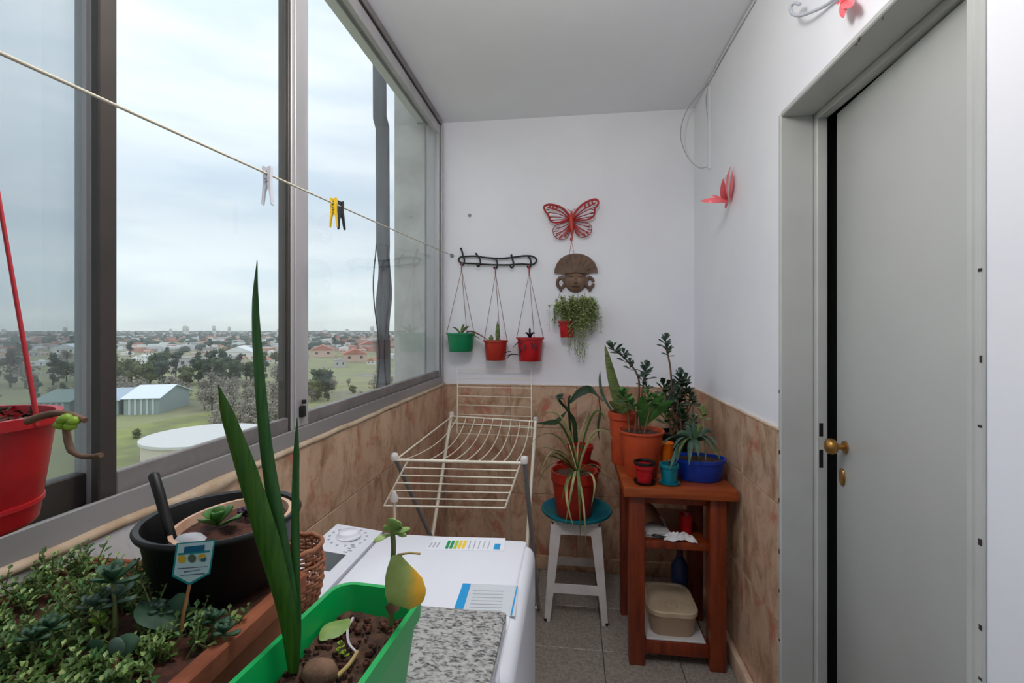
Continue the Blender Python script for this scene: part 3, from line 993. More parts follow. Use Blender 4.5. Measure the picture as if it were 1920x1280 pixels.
# low round white roofed tank building
tk = thing('round_building', gpt(386, 868), 'low round building with white flat roof just above the sill', 'building')
MB().lathe([(0, 0), (12, 0), (12, 6.2), (0, 6.2)], 40).build('wall', mat('cream_render', (214, 206, 190), .9), tk)
MB().lathe([(0, 6.2), (12.5, 6.2), (12.5, 6.8), (6, 7.2), (0, 7.3)], 40).build('roof', mat('white_membrane', (214, 212, 208), .7), tk)
# lawn patch
lw_ = MB(); pts = [gpt(*p) for p in ((215, 900), (215, 808), (300, 790), (420, 768), (545, 762), (545, 830), (420, 850), (300, 900))]
lw_.add([(p.x, p.y, GZ + .15) for p in pts] + [(p.x, p.y, GZ - .3) for p in pts], [tuple(range(8))] + [(i, (i + 1) % 8, 8 + (i + 1) % 8, 8 + i) for i in range(8)])
o = lw_.build('lawn', mat('lawn_grass', (148, 154, 86), 1, col2=(116, 118, 84), scale=.09, detail=6), None, None, 0); o['kind'] = 'structure'

# ------------------------------------------------------------------ granite counter, washer
ZG = .885
cb_ = thing('kitchen_cabinet', (-.42, .1, 0), 'plain white cabinet under the granite worktop', 'cabinet')
MB().bbox((-.285, -1.0, .06), (.285, .475, ZG - .028), .004, 1).build('body', 'white_panel', cb_)
MB().bbox((-.265, -.98, 0), (.255, .455, .06), .003, 1).build('plinth', 'iron', cb_)
for y0 in (-.99, -.50, -.01):
    d_ = MB().bbox((.285, y0, .08), (.302, y0 + .475, ZG - .04), .003, 1).build('door', 'white_panel', cb_)
    MB().bbox((.302, y0 + .40, .70), (.318, y0 + .415, .80), .003, 1).build('handle', 'steel', d_)
gr = MB().bbox((XL + .002, -1.0, ZG - .024), (-.100, .716, ZG), .004, 2).build('granite_worktop', 'granite')
tag(gr, 'speckled grey granite worktop under the green planter', 'worktop')

ZT = .860
WX0, WX1, WY0_, WY1_ = -.535, -.078, .605, 1.018
wm = thing('washing_machine', ((WX0 + WX1) / 2, (WY0_ + WY1_) / 2, 0), 'white top loading washing machine with stickers on its lid', 'washing machine')
wo_ = wm.location
def wbox(mb, lo, hi, bev, seg=2): return mb.bbox(V(lo) - wo_, V(hi) - wo_, bev, seg)
b = MB(); wbox(b, (WX0, WY0_, .02), (WX1 - .022, WY1_, ZT - .03), .012, 3); b.build('body', 'white_enamel', wm)
b = MB(); wbox(b, (WX1 - .055, WY0_ + .002, .06), (WX1, WY1_ - .002, ZT - .002), .026, 4); b.build('front_panel', 'white_enamel', wm)
b = MB(); wbox(b, (-.424, WY0_ + .001, ZT - .034), (WX1 - .018, WY1_ - .001, ZT), .008, 3); b.build('lid', 'white_enamel', wm)
# sloped control panel at the rear
zt2 = ZT + .012
pb = MB()
pl = lambda x, y, z: V((x, y, z)) - wo_
pb.hexa([pl(WX0, WY0_, ZT - .034), pl(-.427, WY0_, ZT - .034), pl(-.427, WY1_, ZT - .034), pl(WX0, WY1_, ZT - .034)],
        [pl(WX0, WY0_, zt2), pl(-.427, WY0_, ZT + .001), pl(-.427, WY1_, ZT + .001), pl(WX0, WY1_, zt2)])
panel = pb.build('control_panel', 'white_panel', wm, None, 30)


def on_panel(u, y, h=0.):
    """u 0..1 from rear edge to lid side"""
    x = WX0 + u * (.108)
    return pl(x, y, zt2 + (ZT + .001 - zt2) * u + h)


def panel_quad(name, u0, u1, y0, y1, mt, h=.0008, parent=None):
    q = MB()
    q.hexa([on_panel(u0, y0, -.001), on_panel(u1, y0, -.001), on_panel(u1, y1, -.001), on_panel(u0, y1, -.001)],
           [on_panel(u0, y0, h), on_panel(u1, y0, h), on_panel(u1, y1, h), on_panel(u0, y1, h)])
    return q.build(name, mt, parent or panel, None, 0)


panel_quad('display', .26, .76, .832, .896, 'black_gloss')
kn = MB(); kn.lathe([(0, 0), (.026, 0), (.026, .003), (.022, .005), (.021, .010), (.018, .012), (0, .012)], 26, on_panel(.47, .970))
kn.build('dial', 'white_enamel', panel)
for i in range(15):
    a = 2 * math.pi * i / 15
    cx, cy = .47 + .36 * math.cos(a), .968 + .040 * math.sin(a)
    panel_quad('dial_mark', cx - .018, cx + .018, cy - .003, cy + .003, 'line_grey')
for i in range(5):
    panel_quad('button_mark', .66 + .055 * (i % 2), .74 + .055 * (i % 2), .905 + i * .008, .908 + i * .008, 'line_grey')
for i in range(4):
    panel_quad('button_mark', .12, .24, .80 + i * .022, .803 + i * .022, 'line_grey')


def on_lid(px, py): return atz(px, py, ZT) - wo_


def lid_quad(name, pxs, mt, h=.0007, parent=None):
    q = MB(); P = [on_lid(*p) for p in pxs]
    q.hexa([p - V((0, 0, .001)) for p in P], [p + V((0, 0, h)) for p in P])
    return q.build(name, mt, parent or wm, None, 0)


st = lid_quad('energy_sticker', ((797, 1031), (944, 1033), (948, 1009), (815, 1006)), 'white_enamel')
for i, mt in enumerate(('green_print', 'green_print', 'lime_print', 'yellow_print', 'yellow_print')):
    x = 834 + i * 7.6
    lid_quad('colour_bar', ((x, 1029), (x + 5.5, 1029.2), (x + 12, 1014), (x + 6.5, 1013.8)), mt, .0012, st)
lid_quad('blue_mark', ((925, 1030), (937, 1030.3), (939, 1020), (928, 1019.7)), 'blue_print', .0012, st)
for i in range(5):
    lid_quad('print_line', ((877 + i * 9, 1029), (879 + i * 9, 1029), (884 + i * 9, 1014), (882 + i * 9, 1014)), 'line_grey', .0010, st)
for i in range(3):
    lid_quad('print_line', ((803 + i * 7, 1026), (806 + i * 7, 1026), (812 + i * 7, 1017), (809 + i * 7, 1017)), 'line_grey', .0010, st)
sl = lid_quad('instruction_sticker', ((848, 1151), (966, 1155), (972, 1098), (868, 1094)), 'sticker_grey')
lid_quad('blue_band', ((848, 1151), (866, 1151.6), (883, 1095), (868, 1094.4)), 'blue_print', .0012, sl)
for i in range(7):
    y = 1107 + i * 6.2
    lid_quad('print_line', ((888 - i * 1.6, y), (944 - i * .7, y + 1.6), (944 - i * .7, y + 2.6), (888 - i * 1.6, y + 1)), 'line_grey', .0010, sl)
lid_quad('blue_strip', ((957, 1154), (960, 1154.2), (971, 1100), (968.5, 1099.8)), 'blue_print', .0012, sl)

# ------------------------------------------------------------------ pot helpers
def pot_profile(rb, rt, h, rim=.012, rimw=.004, wall=.003):
    return [(0, 0), (rb * .96, 0), (rb, .004), (rt - .002, h - rim), (rt + rimw, h - rim), (rt + rimw, h), (rt - wall, h), (rt - wall - .002, h - rim - .002), (rb - wall, .012), (0, .012)]


def pot(parent, rb, rt, h, mt, rim=.018, rimw=.005, soil='soil', fill=.78, loc=(0, 0, 0), n=32, sx=1., sy=1., name='pot', ridge=()):
    b = MB(); pr = pot_profile(rb, rt, h, rim, rimw)
    b.lathe(pr, n, loc, sx, sy)
    for z in ridge:
        r = rb + (rt - rb) * z / h
        b.lathe([(r - .002, z - .003), (r + .001, z - .002), (r + .001, z + .002), (r - .002, z + .003)], n, loc, sx, sy, closed=True)
    o = b.build(name, mt, parent)
    if soil:
        rs = (rb + (rt - rb) * fill) - .0035
        sb = MB(); rings = 5; prof = []
        vs_, fs, m_ = [], [], 26
        vs_.append((loc[0], loc[1], loc[2] + h * fill + .004))
        for r in range(1, rings + 1):
            for i in range(m_):
                a = 2 * math.pi * i / m_; rr = rs * r / rings
                x, y = loc[0] + rr * sx * math.cos(a), loc[1] + rr * sy * math.sin(a)
                vs_.append((x, y, loc[2] + h * fill + (.006 * mnoise.noise(V((x * 60, y * 60, h * 90))) if r < rings else -.002)))
        for i in range(m_): fs.append((0, 1 + i, 1 + (i + 1) % m_))
        for r in range(rings - 1):
            for i in range(m_):
                j = (i + 1) % m_
                fs.append((1 + r * m_ + i, 1 + r * m_ + j, 1 + (r + 1) * m_ + j, 1 + (r + 1) * m_ + i))
        sb.add(vs_, fs); sb.build('soil', soil, parent, None, 60)
    return o


def leaf(parent, path, wmax, mt, th=.0012, side=None, fold=.0, shape='blade', name='leaf', n=6):
    k = len(path)
    ws = []
    for i in range(k):
        t = i / (k - 1)
        if shape == 'blade': w = wmax * (min(1, .45 + t * 1.6)) * (1 - t ** 3.2) ** .8
        elif shape == 'oval': w = wmax * max(.03, math.sin(math.pi * (t * .96 + .02)) ** .75)
        elif shape == 'spoon': w = wmax * max(.08, .18 + .9 * math.sin(math.pi * min(1, t ** 1.7)) ** .9 if t < .98 else .15)
        else: w = wmax * (1 - .85 * t)
        ws.append(max(w, .0004))
    tt = [max(.0004, th * (w / wmax) ** .5) for w in ws]
    return MB().sweep(path, ws, tt, n, side=side, fold=fold).build(name, mt, parent, None, 60)


# ------------------------------------------------------------------ terracotta planter with ground cover
PX0, PX1, PY0, PY1, PZ1 = -.700, -.362, .10, .588, .990
tp = thing('terracotta_planter', ((PX0 + PX1) / 2, (PY0 + PY1) / 2, ZG), 'long terracotta planter overgrown with small green succulents', 'planter')
pc = tp.location
b = MB(); w_ = .014; hh = PZ1 - ZG
lx, ly = (PX1 - PX0) / 2, (PY1 - PY0) / 2
for lo_, hi_ in (((-lx, -ly, 0), (lx, -ly + w_, hh)), ((-lx, ly - w_, 0), (lx, ly, hh)), ((-lx, -ly + w_, 0), (-lx + w_, ly - w_, hh)), ((lx - w_, -ly + w_, 0), (lx, ly - w_, hh)), ((-lx + w_, -ly + w_, 0), (lx - w_, ly - w_, .014))):
    b.bbox(lo_, hi_, .003, 2)
b.build('trough', 'terracotta', tp)
b = MB(); b.bbox((lx, -ly - .004, hh - .022), (lx + .007, ly + .006, hh + .002), .002, 1); b.bbox((-lx, ly, hh - .022), (lx, ly + .007, hh + .002), .002, 1); b.build('rim', 'terracotta', tp)


def patch(parent, x0, x1, y0, y1, z, amp, mt, name='soil', fx=16, fy=20):
    vs_, fs = [], []
    for j in range(fy + 1):
        for i in range(fx + 1):
            x, y = x0 + (x1 - x0) * i / fx, y0 + (y1 - y0) * j / fy
            vs_.append((x, y, z + amp * mnoise.noise(V((x * 35, y * 35, z * 50))) + amp * .6 * mnoise.noise(V((x * 90, y * 90, 4)))))
    for j in range(fy):
        for i in range(fx):
            a = j * (fx + 1) + i
            fs.append((a, a + 1, a + fx + 2, a + fx + 1))
    return MB().add(vs_, fs).build(name, mt, parent, None, 60)


patch(tp, -lx + w_, lx - w_, -ly + w_, ly - w_, hh - .007, .005, 'soil_red')
# trailing sedum cover
rnd = random.Random(11)
gc = MB()


def sprig(mb, p, h, r, nl, big, tilt=None):
    d = V((rnd.gauss(0, .35), rnd.gauss(0, .35), 1)).normalized() if tilt is None else V(tilt).normalized()
    q = V(p)
    mb.sweep([q, q + d * h * .5 + V((rnd.gauss(0, .003), rnd.gauss(0, .003), 0)), q + d * h], [.0011, .001, .0008], None, 4, mi=3)
    for k in range(nl):
        t = .25 + .75 * k / max(1, nl - 1)
        a = k * 2.4 + rnd.uniform(-.3, .3)
        o = V((math.cos(a), math.sin(a), .15 + .9 * t * rnd.uniform(.4, 1)))
        l = big * (1.15 - .55 * t) * rnd.uniform(.8, 1.2)
        mb.leaflet(q + d * h * t, o, V((0, 0, 1)), l, l * .36, rnd.choice((0, 0, 0, 1, 2)))


for i in range(1350):
    x, y = rnd.uniform(-lx + .0, lx - .010), rnd.uniform(-ly, ly - .012)
    wx, wy = x + pc.x, y + pc.y
    if (wx + .458) ** 2 + (wy - .566) ** 2 < .090 ** 2: continue
    if x > lx - .05 and rnd.random() < .55: continue
    dens = mnoise.noise(V((wx * 14, wy * 14, 2)))
    if dens < -.28: continue
    back = max(0, (y + ly) / (2 * ly) - .45) * (1 if x < .05 else .3)
    hgt = .014 + .020 * (dens + .4) + .05 * back * rnd.random()
    sprig(gc, (x, y, hh - .010), max(.012, hgt), .01, 7, .0095 + .004 * rnd.random())
o = gc.build('ground_cover', ['g_sedum', 'g_mid', 'g_pale', 'stem'], tp, None, 0, False); o['kind'] = 'stuff'
# overhang towards the wall
# larger kalanchoe and echeveria plants inside
def rosette(parent, p, r, nl, mt, wid, tilt=.5, name='rosette', th=.0022, stem_h=0., spread=1.):
    ro = bpy.data.objects.new(name, None); COL.objects.link(ro); ro.parent = parent; ro.location = p
    if stem_h:
        MB().sweep([(0, 0, -stem_h), (.002, 0, -stem_h * .5), (0, 0, 0)], [.0028, .0024, .002], None, 6).build('stem', 'stem', ro)
    for k in range(nl):
        t = k / max(1, nl - 1)
        a = k * 2.399 + U(-.15, .15)
        el = tilt + (1.2 - tilt) * t
        l = r * (1 - .55 * t) * U(.9, 1.1)
        d = V((math.cos(a) * math.cos(el), math.sin(a) * math.cos(el), math.sin(el)))
        up = V((0, 0, 1))
        path = [d * l * s + up * (.12 * l * s * s) + V((0, 0, .004 * t)) for s in (0, .2, .4, .6, .8, .93, 1.)]
        leaf(ro, path, wid * (1 - .4 * t), mt, th, side=V((-math.sin(a), math.cos(a), 0)), fold=.25, shape='spoon', name='leaf')
    return ro


def big_leaf(parent, a, b, wmax, mt, lift=.01, side=None, th=.002, fold=.2, shape='oval'):
    a, b = V(a), V(b)
    return leaf(parent, bez(a, (a + b) / 2 + V((0, 0, lift)), b, 7), wmax, mt, th, side=side, fold=fold, shape=shape)


def tpl(px, py, z): return atz(px, py, z) - pc


# broad grey-green leaf beside the tag
kp = bpy.data.objects.new('kalanchoe', None); COL.objects.link(kp); kp.parent = tp; kp.location = tpl(330, 1180, .985)
ko_ = V(kp.location)
big_leaf(kp, tpl(345, 1178, .99) - ko_, tpl(262, 1128, 1.012) - ko_, .024, 'g_sedum2', .012, fold=.15)
big_leaf(kp, tpl(318, 1172, .99) - ko_, tpl(352, 1118, 1.02) - ko_, .013, 'g_sedum2', .010)
big_leaf(kp, tpl(330, 1175, .985) - ko_, tpl(412, 1150, 1.00) - ko_, .012, 'g_sedum2', .010)
# long pointed leaves low in the middle, one with a pink tip
kq = bpy.data.objects.new('kalanchoe', None); COL.objects.link(kq); kq.parent = tp; kq.location = tpl(200, 1240, .985)
kqo = V(kq.location)
big_leaf(kq, tpl(188, 1248, .985) - kqo, tpl(262, 1198, 1.005) - kqo, .012, 'g_sedum2', .008)
big_leaf(kq, tpl(195, 1240, .985) - kqo, tpl(160, 1212, 1.00) - kqo, .011, 'g_sedum2', .008)
big_leaf(kq, tpl(205, 1250, .985) - kqo, tpl(225, 1195, 1.01) - kqo, .010, 'g_grey', .008)
tip = big_leaf(kq, tpl(203, 1252, .988) - kqo, tpl(224, 1238, .992) - kqo, .005, 'pink', .003); tip['label'] = 'pink leaf tip'
# upright grey-green stems at the back
for (px, py, z, r_) in ((212, 1092, 1.045, .030), (215, 1128, 1.02, .028), (176, 1142, 1.02, .022), (300, 1150, 1.0, .020), (95, 1180, 1.015, .018), (60, 1200, 1.01, .018), (398, 1168, 1.0, .020), (420, 1190, .995, .018)):
    rosette(tp, tpl(px, py, z), r_, 9, random.choice(('g_sedum2', 'g_grey', 'g_sedum2', 'g_mid')), r_ * .26, .15, stem_h=z - .975)
rosette(tp, tpl(183, 1174, 1.0), .014, 6, 'g_lime', .006, .6, stem_h=.02)
for (px, py, z) in ((185, 1070, 1.05), (250, 1100, 1.035), (148, 1088, 1.04), (120, 1130, 1.03), (280, 1085, 1.03), (90, 1165, 1.02), (50, 1175, 1.02), (20, 1190, 1.015)):
    b = MB()
    for q in range(4):
        sprig(b, (rnd.uniform(-.012, .012), rnd.uniform(-.012, .012), -.05), .045 + .012 * rnd.random(), .01, 15, .010)
    b.build('sprig', ['g_sedum', 'g_mid', 'g_pale', 'stem'], tp, tpl(px, py, z), 0, False)

# plant label on a stick
tg = thing('plant_label', atz(332, 1215, .975), 'pale blue pointed plant label on a thin wooden stick', 'plant label')
to = tg.location.copy()
top = atd(354, 1095, .520); ft = V((0, 0, -.012))
MB().sweep([ft, (top - to) * .5, top - to + V((.001, .004, .014))], [.0022] * 3, [.0016] * 3, 6).build('stick', 'stick', tg)
TD = .516
def tagpt(px, py, dd=0.): return atd(px, py, TD - dd) - to
def tag_poly(name, pts, mt, d0, d1, parent): return MB().add([tagpt(x, y, d0) for x, y in pts] + [tagpt(x, y, d1) for x, y in pts],
    [tuple(range(len(pts))), tuple(range(2 * len(pts) - 1, len(pts) - 1, -1))] + [(i, (i + 1) % len(pts), len(pts) + (i + 1) % len(pts), len(pts) + i) for i in range(len(pts))]).build(name, mt, parent, None, 0)
cd = tag_poly('card', ((331, 1018), (404, 1011), (394, 1075), (355, 1097), (322, 1080)), 'tag_teal', 0, .0012, tg)
tag_poly('card_face', ((334, 1020), (401, 1014), (391, 1073), (355, 1092), (326, 1077)), 'tag', .0011, .0016, cd)
tag_poly('title_band', ((346, 1025), (384, 1021), (383, 1033), (344, 1037)), 'tag_navy', .0016, .002, cd)
tag_poly('title_band', ((334, 1037), (394, 1031), (393, 1035), (333, 1041)), 'tag_teal', .0016, .0019, cd)
for x, mt in ((341, 'tag_yellow'), (360, 'tag_olive'), (379, 'tag_yellow')):
    q = [(x + 8 * math.cos(a * math.pi / 6), 1048 - (x - 341) * .07 + 8 * math.sin(a * math.pi / 6)) for a in range(12)]
    tag_poly('picture', q, mt, .0016, .0021, cd)
tag_poly('picture', ((376, 1047), (388, 1045), (384, 1053), (377, 1053)), 'tag_navy', .0021, .0024, cd)
for x0_, x1_, y in ((333, 389, 1064), (345, 376, 1070), (338, 384, 1077)):
    tag_poly('text_line', ((x0_, y + 1), (x1_, y - 3), (x1_, y - 1 - (y < 1075)), (x0_, y + 3 - (y > 1075))), 'tag_ink', .0016, .0020, cd)

# ------------------------------------------------------------------ black pot holding a beige pot
bp_ = thing('black_pot', (-.458, .566, .9925), 'round black plastic pot standing in the terracotta planter', 'pot')
bl = bp_.location.copy()
b = MB()
prof = [(0, 0), (.072, 0), (.075, .004), (.088, .092), (.094, .095), (.0955, .100), (.093, .104), (.087, .102), (.073, .012), (0, .010)]
b.lathe([(r_, z_ * .81) for r_, z_ in prof], 48)
b.build('body', 'pot_black', bp_)
bo = thing('beige_pot', V((-.440, .572, 1.008)), 'shallow beige clay pot with bark soil inside the black pot', 'plant pot')
bo.rotation_euler = (math.radians(4), math.radians(-3), 0)
pot(bo, .056, .069, .062, 'pot_beige', .012, .002, 'soil_red', .86)
rs_ = rosette(bo, (-.014, -.012, .058), .034, 8, 'g_mid', .011, .25)
rosette(bo, (.004, .016, .056), .018, 7, 'g_purple', .006, .4)
st_ = MB().lathe([(0, -.006), (.012, -.004), (.016, 0), (.012, .005), (0, .007)], 12, (-.022, -.048, .058), 1.3, .8).build('pebble', 'line_grey', bo)
# handle standing in the pot
hd = thing('garden_trowel', atd(322, 1000, .585) - V((0, 0, .06)), 'black rod shaped handle sticking up at the pot rim', 'tool')
ho = hd.location.copy()
p_ = [atd(288, 890, .60) - ho, atd(300, 930, .595) - ho, atd(312, 975, .59) - ho, atd(322, 1008, .585) - ho, V((0, 0, .012))]
MB().sweep([p_[0] + (p_[0] - p_[1]) * .12] + p_, [.003, .0062, .0062, .0058, .0055, .005], None, 10).build('handle', 'pot_black', hd)
MB().sweep([V((0, 0, .016)), V((.0, .004, -.004)), V((0, .006, -.016))], [.006, .011, .006], [.003, .002, .001], 8).build('blade', 'steel', hd)

# ------------------------------------------------------------------ wicker basket
wk = thing('wicker_basket', (-.436, .694, ZG), 'small round woven wicker basket behind the green planter', 'basket')
wk.scale = (.86, .86, .96)
for i in range(22):
    a = 2 * math.pi * i / 22
    pr = [(.038, 0), (.047, .03), (.050, .06), (.045, .09)]
    MB().sweep([(r * math.cos(a), r * math.sin(a), z) for r, z in pr], .0017, None, 5).build('stake', 'wicker', wk)
for j in range(13):
    z = .005 + j * .0072
    rr = .038 + .012 * math.sin(min(1, z / .065) * math.pi / 2) - (.004 if z > .075 else 0)
    pts = []
    for i in range(67):
        a = 2 * math.pi * i / 66
        r = rr + .0022 * math.cos(11 * a + math.pi * (j % 2))
        pts.append((r * math.cos(a), r * math.sin(a), z + .001 * math.sin(3 * a + j)))
    MB().sweep(pts, .0024, None, 5).build('weave', 'wicker', wk)
b = MB()
b.sweep([(.047 * math.cos(2 * math.pi * i / 40), .047 * math.sin(2 * math.pi * i / 40), .096 + .0015 * math.sin(i * 1.6)) for i in range(41)], .004, None, 6); b.build('rim', 'wicker', wk)
MB().lathe([(0, .002), (.038, .002), (.038, .005), (0, .005)], 24).build('bottom', 'wicker', wk)

# ------------------------------------------------------------------ green planter
gp = thing('green_planter', (-.258, .372, ZG), 'bright green rectangular plastic planter with tall blades at front', 'planter', rz=math.radians(-4.5))
Lh, Wb, Wt, Hg = .205, .046, .060, .105


def rrect(hx, hy, r, z, n=5):
    out = []
    for cx, cy, a0 in ((hx - r, hy - r, 0), (-hx + r, hy - r, 90), (-hx + r, -hy + r, 180), (hx - r, -hy + r, 270)):
        for i in range(n + 1):
            a = math.radians(a0 + 90 * i / n)
            out.append((cx + r * math.cos(a), cy + r * math.sin(a), z))
    return out


def loft(rings, cap0=True, cap1=True):
    b = MB(); k = len(rings[0]); vs_ = [p for r in rings for p in r]; fs = []
    for i in range(len(rings) - 1):
        for j in range(k):
            fs.append((i * k + j, i * k + (j + 1) % k, (i + 1) * k + (j + 1) % k, (i + 1) * k + j))
    if cap0: fs.append(tuple(range(k - 1, -1, -1)))
    if cap1: fs.append(tuple((len(rings) - 1) * k + j for j in range(k)))
    b.add(vs_, fs); return b


loft([rrect(Wb, Lh - .02, .018, 0), rrect(Wt - .004, Lh - .004, .024, Hg - .022), rrect(Wt + .001, Lh + .001, .027, Hg - .021), rrect(Wt + .002, Lh + .002, .027, Hg),
      rrect(Wt - .004, Lh - .004, .022, Hg), rrect(Wt - .008, Lh - .008, .020, Hg - .024), rrect(Wb - .004, Lh - .024, .016, .006)]).build('trough', 'planter_green', gp)
ip = lambda p: Matrix.Rotation(math.radians(4.5), 4, 'Z') @ (V(p) - gp.location)
sv, sf = [], []
zs = Hg - .034
ring = rrect(Wt - .0095, Lh - .0095, .020, zs)
so = MB(); fx, fy = 14, 40
patch(gp, -Wt + .0105, Wt - .0105, -Lh + .0105, Lh - .0105, zs, .006, 'soil', fx=20, fy=60)
SZ = ZG + zs
# tall blades
def blade(name, pxs, d, ws, mt):
    pts = cat_pts([ip(atd(x, y, dd)) for (x, y), dd in zip(pxs, d)], 5)
    k = len(pts); W = [ws[min(len(ws) - 1, int(i / (k - 1) * (len(ws) - 1)))] + (ws[min(len(ws) - 1, int(i / (k - 1) * (len(ws) - 1)) + 1)] - ws[min(len(ws) - 1, int(i / (k - 1) * (len(ws) - 1)))]) * ((i / (k - 1) * (len(ws) - 1)) % 1) for i in range(k)]
    sd = Matrix.Rotation(math.radians(4.5), 3, 'Z') @ _R
    return MB().sweep(pts, W, [max(.0003, w * .16) for w in W], 8, side=sd, fold=.28).build(name, mt, bl_plant, None, 60)


bl_plant = bpy.data.objects.new('blade_plant', None); COL.objects.link(bl_plant); bl_plant.parent = gp
blade('leaf', ((548, 1262), (535, 1150), (500, 1020), (458, 880), (425, 780), (409, 722)), (.487, .487, .487, .485, .48, .478), (.005, .0098, .0128, .0112, .0075, .0005), 'g_blade')
blade('leaf', ((550, 1262), (540, 1130), (515, 960), (495, 820), (481, 650), (478, 560), (482, 488)), (.490, .492, .495, .497, .50, .50, .50), (.005, .0095, .0082, .0068, .0052, .0035, .0004), 'g_blade2')
blade('leaf', ((552, 1262), (556, 1180), (553, 1050), (553, 930), (555, 850), (557, 783)), (.493, .496, .50, .50, .50, .50), (.004, .0045, .0048, .0042, .0034, .0004), 'g_blade2')
# succulent cutting with a big yellowing leaf
ct = bpy.data.objects.new('cutting', None); COL.objects.link(ct); ct.parent = gp
P = lambda x, y, d: ip(atd(x, y, d))
MB().sweep(cat_pts([P(733, 1170, .545), P(734, 1100, .54), P(738, 1030, .535), P(736, 996, .535)], 4), [.0042] * 6 + [.003] * 7, None, 7).build('stem', 'stem', ct)
for a, b_e, wd in (((735, 1002), (700, 1016), .006), ((735, 1000), (768, 993), .006), ((736, 998), (738, 972), .008), ((735, 998), (718, 988), .006), ((737, 1000), (762, 1005), .005), ((736, 999), (750, 978), .006)):
    A_, B_ = P(a[0], a[1], .534), P(b_e[0], b_e[1], .524 + U(-.006, .012))
    leaf(ct, bez(A_, (A_ + B_) / 2 + V((0, 0, .003)), B_, 7), wd, 'g_pale', .0022, side=None, shape='spoon')
sd_ = Matrix.Rotation(math.radians(4.5), 3, 'Z') @ _R


def pear_mat(xc):
    m = leaf_mat('yellowing_leaf', (164, 182, 98), (182, 198, 118), .35, 60)
    nt = m.node_tree; N, L = nt.nodes, nt.links
    tc = N.new('ShaderNodeTexCoord'); sx_ = N.new('ShaderNodeSeparateXYZ'); L.new(tc.outputs['Object'], sx_.inputs[0])
    no = N.new('ShaderNodeTexNoise'); no.inputs['Scale'].default_value = 60; L.new(tc.outputs['Object'], no.inputs['Vector'])
    ad = N.new('ShaderNodeMath'); ad.operation = 'MULTIPLY_ADD'; ad.inputs[1].default_value = .014
    L.new(no.outputs['Fac'], ad.inputs[0]); L.new(sx_.outputs['X'], ad.inputs[2])
    mr = N.new('ShaderNodeMapRange'); mr.inputs[1].default_value = xc + .009; mr.inputs[2].default_value = xc + .021
    L.new(ad.outputs[0], mr.inputs[0])
    b = N['Principled BSDF']; src = b.inputs['Base Color'].links[0].from_socket
    mx = N.new('ShaderNodeMix'); mx.data_type = 'RGBA'; L.new(mr.outputs[0], mx.inputs[0]); L.new(src, mx.inputs[6]); mx.inputs[7].default_value = l4((250, 196, 60))
    for l in list(L):
        if l.from_socket == src and l.to_node != mx: t_ = l.to_socket; L.remove(l); L.new(mx.outputs[2], t_)
    return m


pr = MB(); pts = cat_pts([P(744, 1040, .53), P(744, 1052, .527), P(748, 1075, .524), P(756, 1100, .521), P(763, 1120, .519), P(766, 1134, .519), P(767, 1141, .520)], 4)
M['g_pear'] = pear_mat(P(757, 1100, .521).x)
wi_ = lambda L_, i: L_[min(6, i // 4)] + (L_[min(6, i // 4 + 1)] - L_[min(6, i // 4)]) * ((i % 4) / 4)
pr.sweep(pts, [wi_([.005, .0088, .0165, .0222, .0218, .0155, .003], i) for i in range(len(pts))], [wi_([.0012, .002, .0026, .003, .003, .002, .0008], i) for i in range(len(pts))], 14, side=sd_, fold=-.12); pr.build('large_leaf', 'g_pear', ct, None, 70)
MB().sweep([P(745, 1040, .53), P(770, 1036, .528), P(788, 1038, .527)], .0013, None, 5).build('leaf_stalk', 'twig', ct)
MB().sweep([P(735, 1130, .542), P(740, 1148, .538)], [.009, .006], [.008, .005], 7).build('stem_base', 'stem_brown', ct)
# things lying on the soil
q0, q1 = atz(600, 1200, SZ + .006), atz(655, 1160, SZ + .008)
leaf(gp, bez(ip(q0), (ip(q0) + ip(q1)) / 2 + V((0, 0, .006)), ip(q1), 7), .0155, 'g_pale', .0016, side=sd_ * 1., fold=.12, shape='oval', name='fallen_leaf')
MB().sweep(cat_pts([ip(atz(x, y, SZ + .007)) for x, y in ((662, 1158), (652, 1178), (654, 1205), (668, 1222))], 4), .0016, None, 5).build('root', 'twig_pale', gp)
MB().sweep(cat_pts([ip(atz(x, y, SZ + .008)) for x, y in ((670, 1222), (655, 1245), (632, 1268))], 4), .0024, None, 6).build('twig', 'twig', gp)
MB().lathe([(0, -.012), (.012, -.008), (.017, 0), (.013, .009), (.004, .014), (0, .015)], 14, ip(atz(600, 1262, SZ + .008)), 1.25, .85).build('tuber', 'tuber', gp, None, 80)
for x, y in ((635, 1225), (645, 1230), (638, 1213)):
    rosette(gp, ip(atz(x, y, SZ + .006)), .006, 5, 'g_lime', .0022, .3, name='sprout', th=.0008)
rnd = random.Random(3)
b = MB()
for i in range(260):
    x, y = rnd.uniform(-Wt + .014, Wt - .014), rnd.uniform(-.02, Lh - .014)
    r = rnd.uniform(.0015, .004)
    b.lathe([(0, -r), (r, -r * .2), (r * .7, r * .6), (0, r * .8)], 5, (x, y, zs + .004), rnd.uniform(.6, 1.4), rnd.uniform(.6, 1.4))
o = b.build('soil_crumbs', 'soil_red', gp, None, 30); o['kind'] = 'stuff'

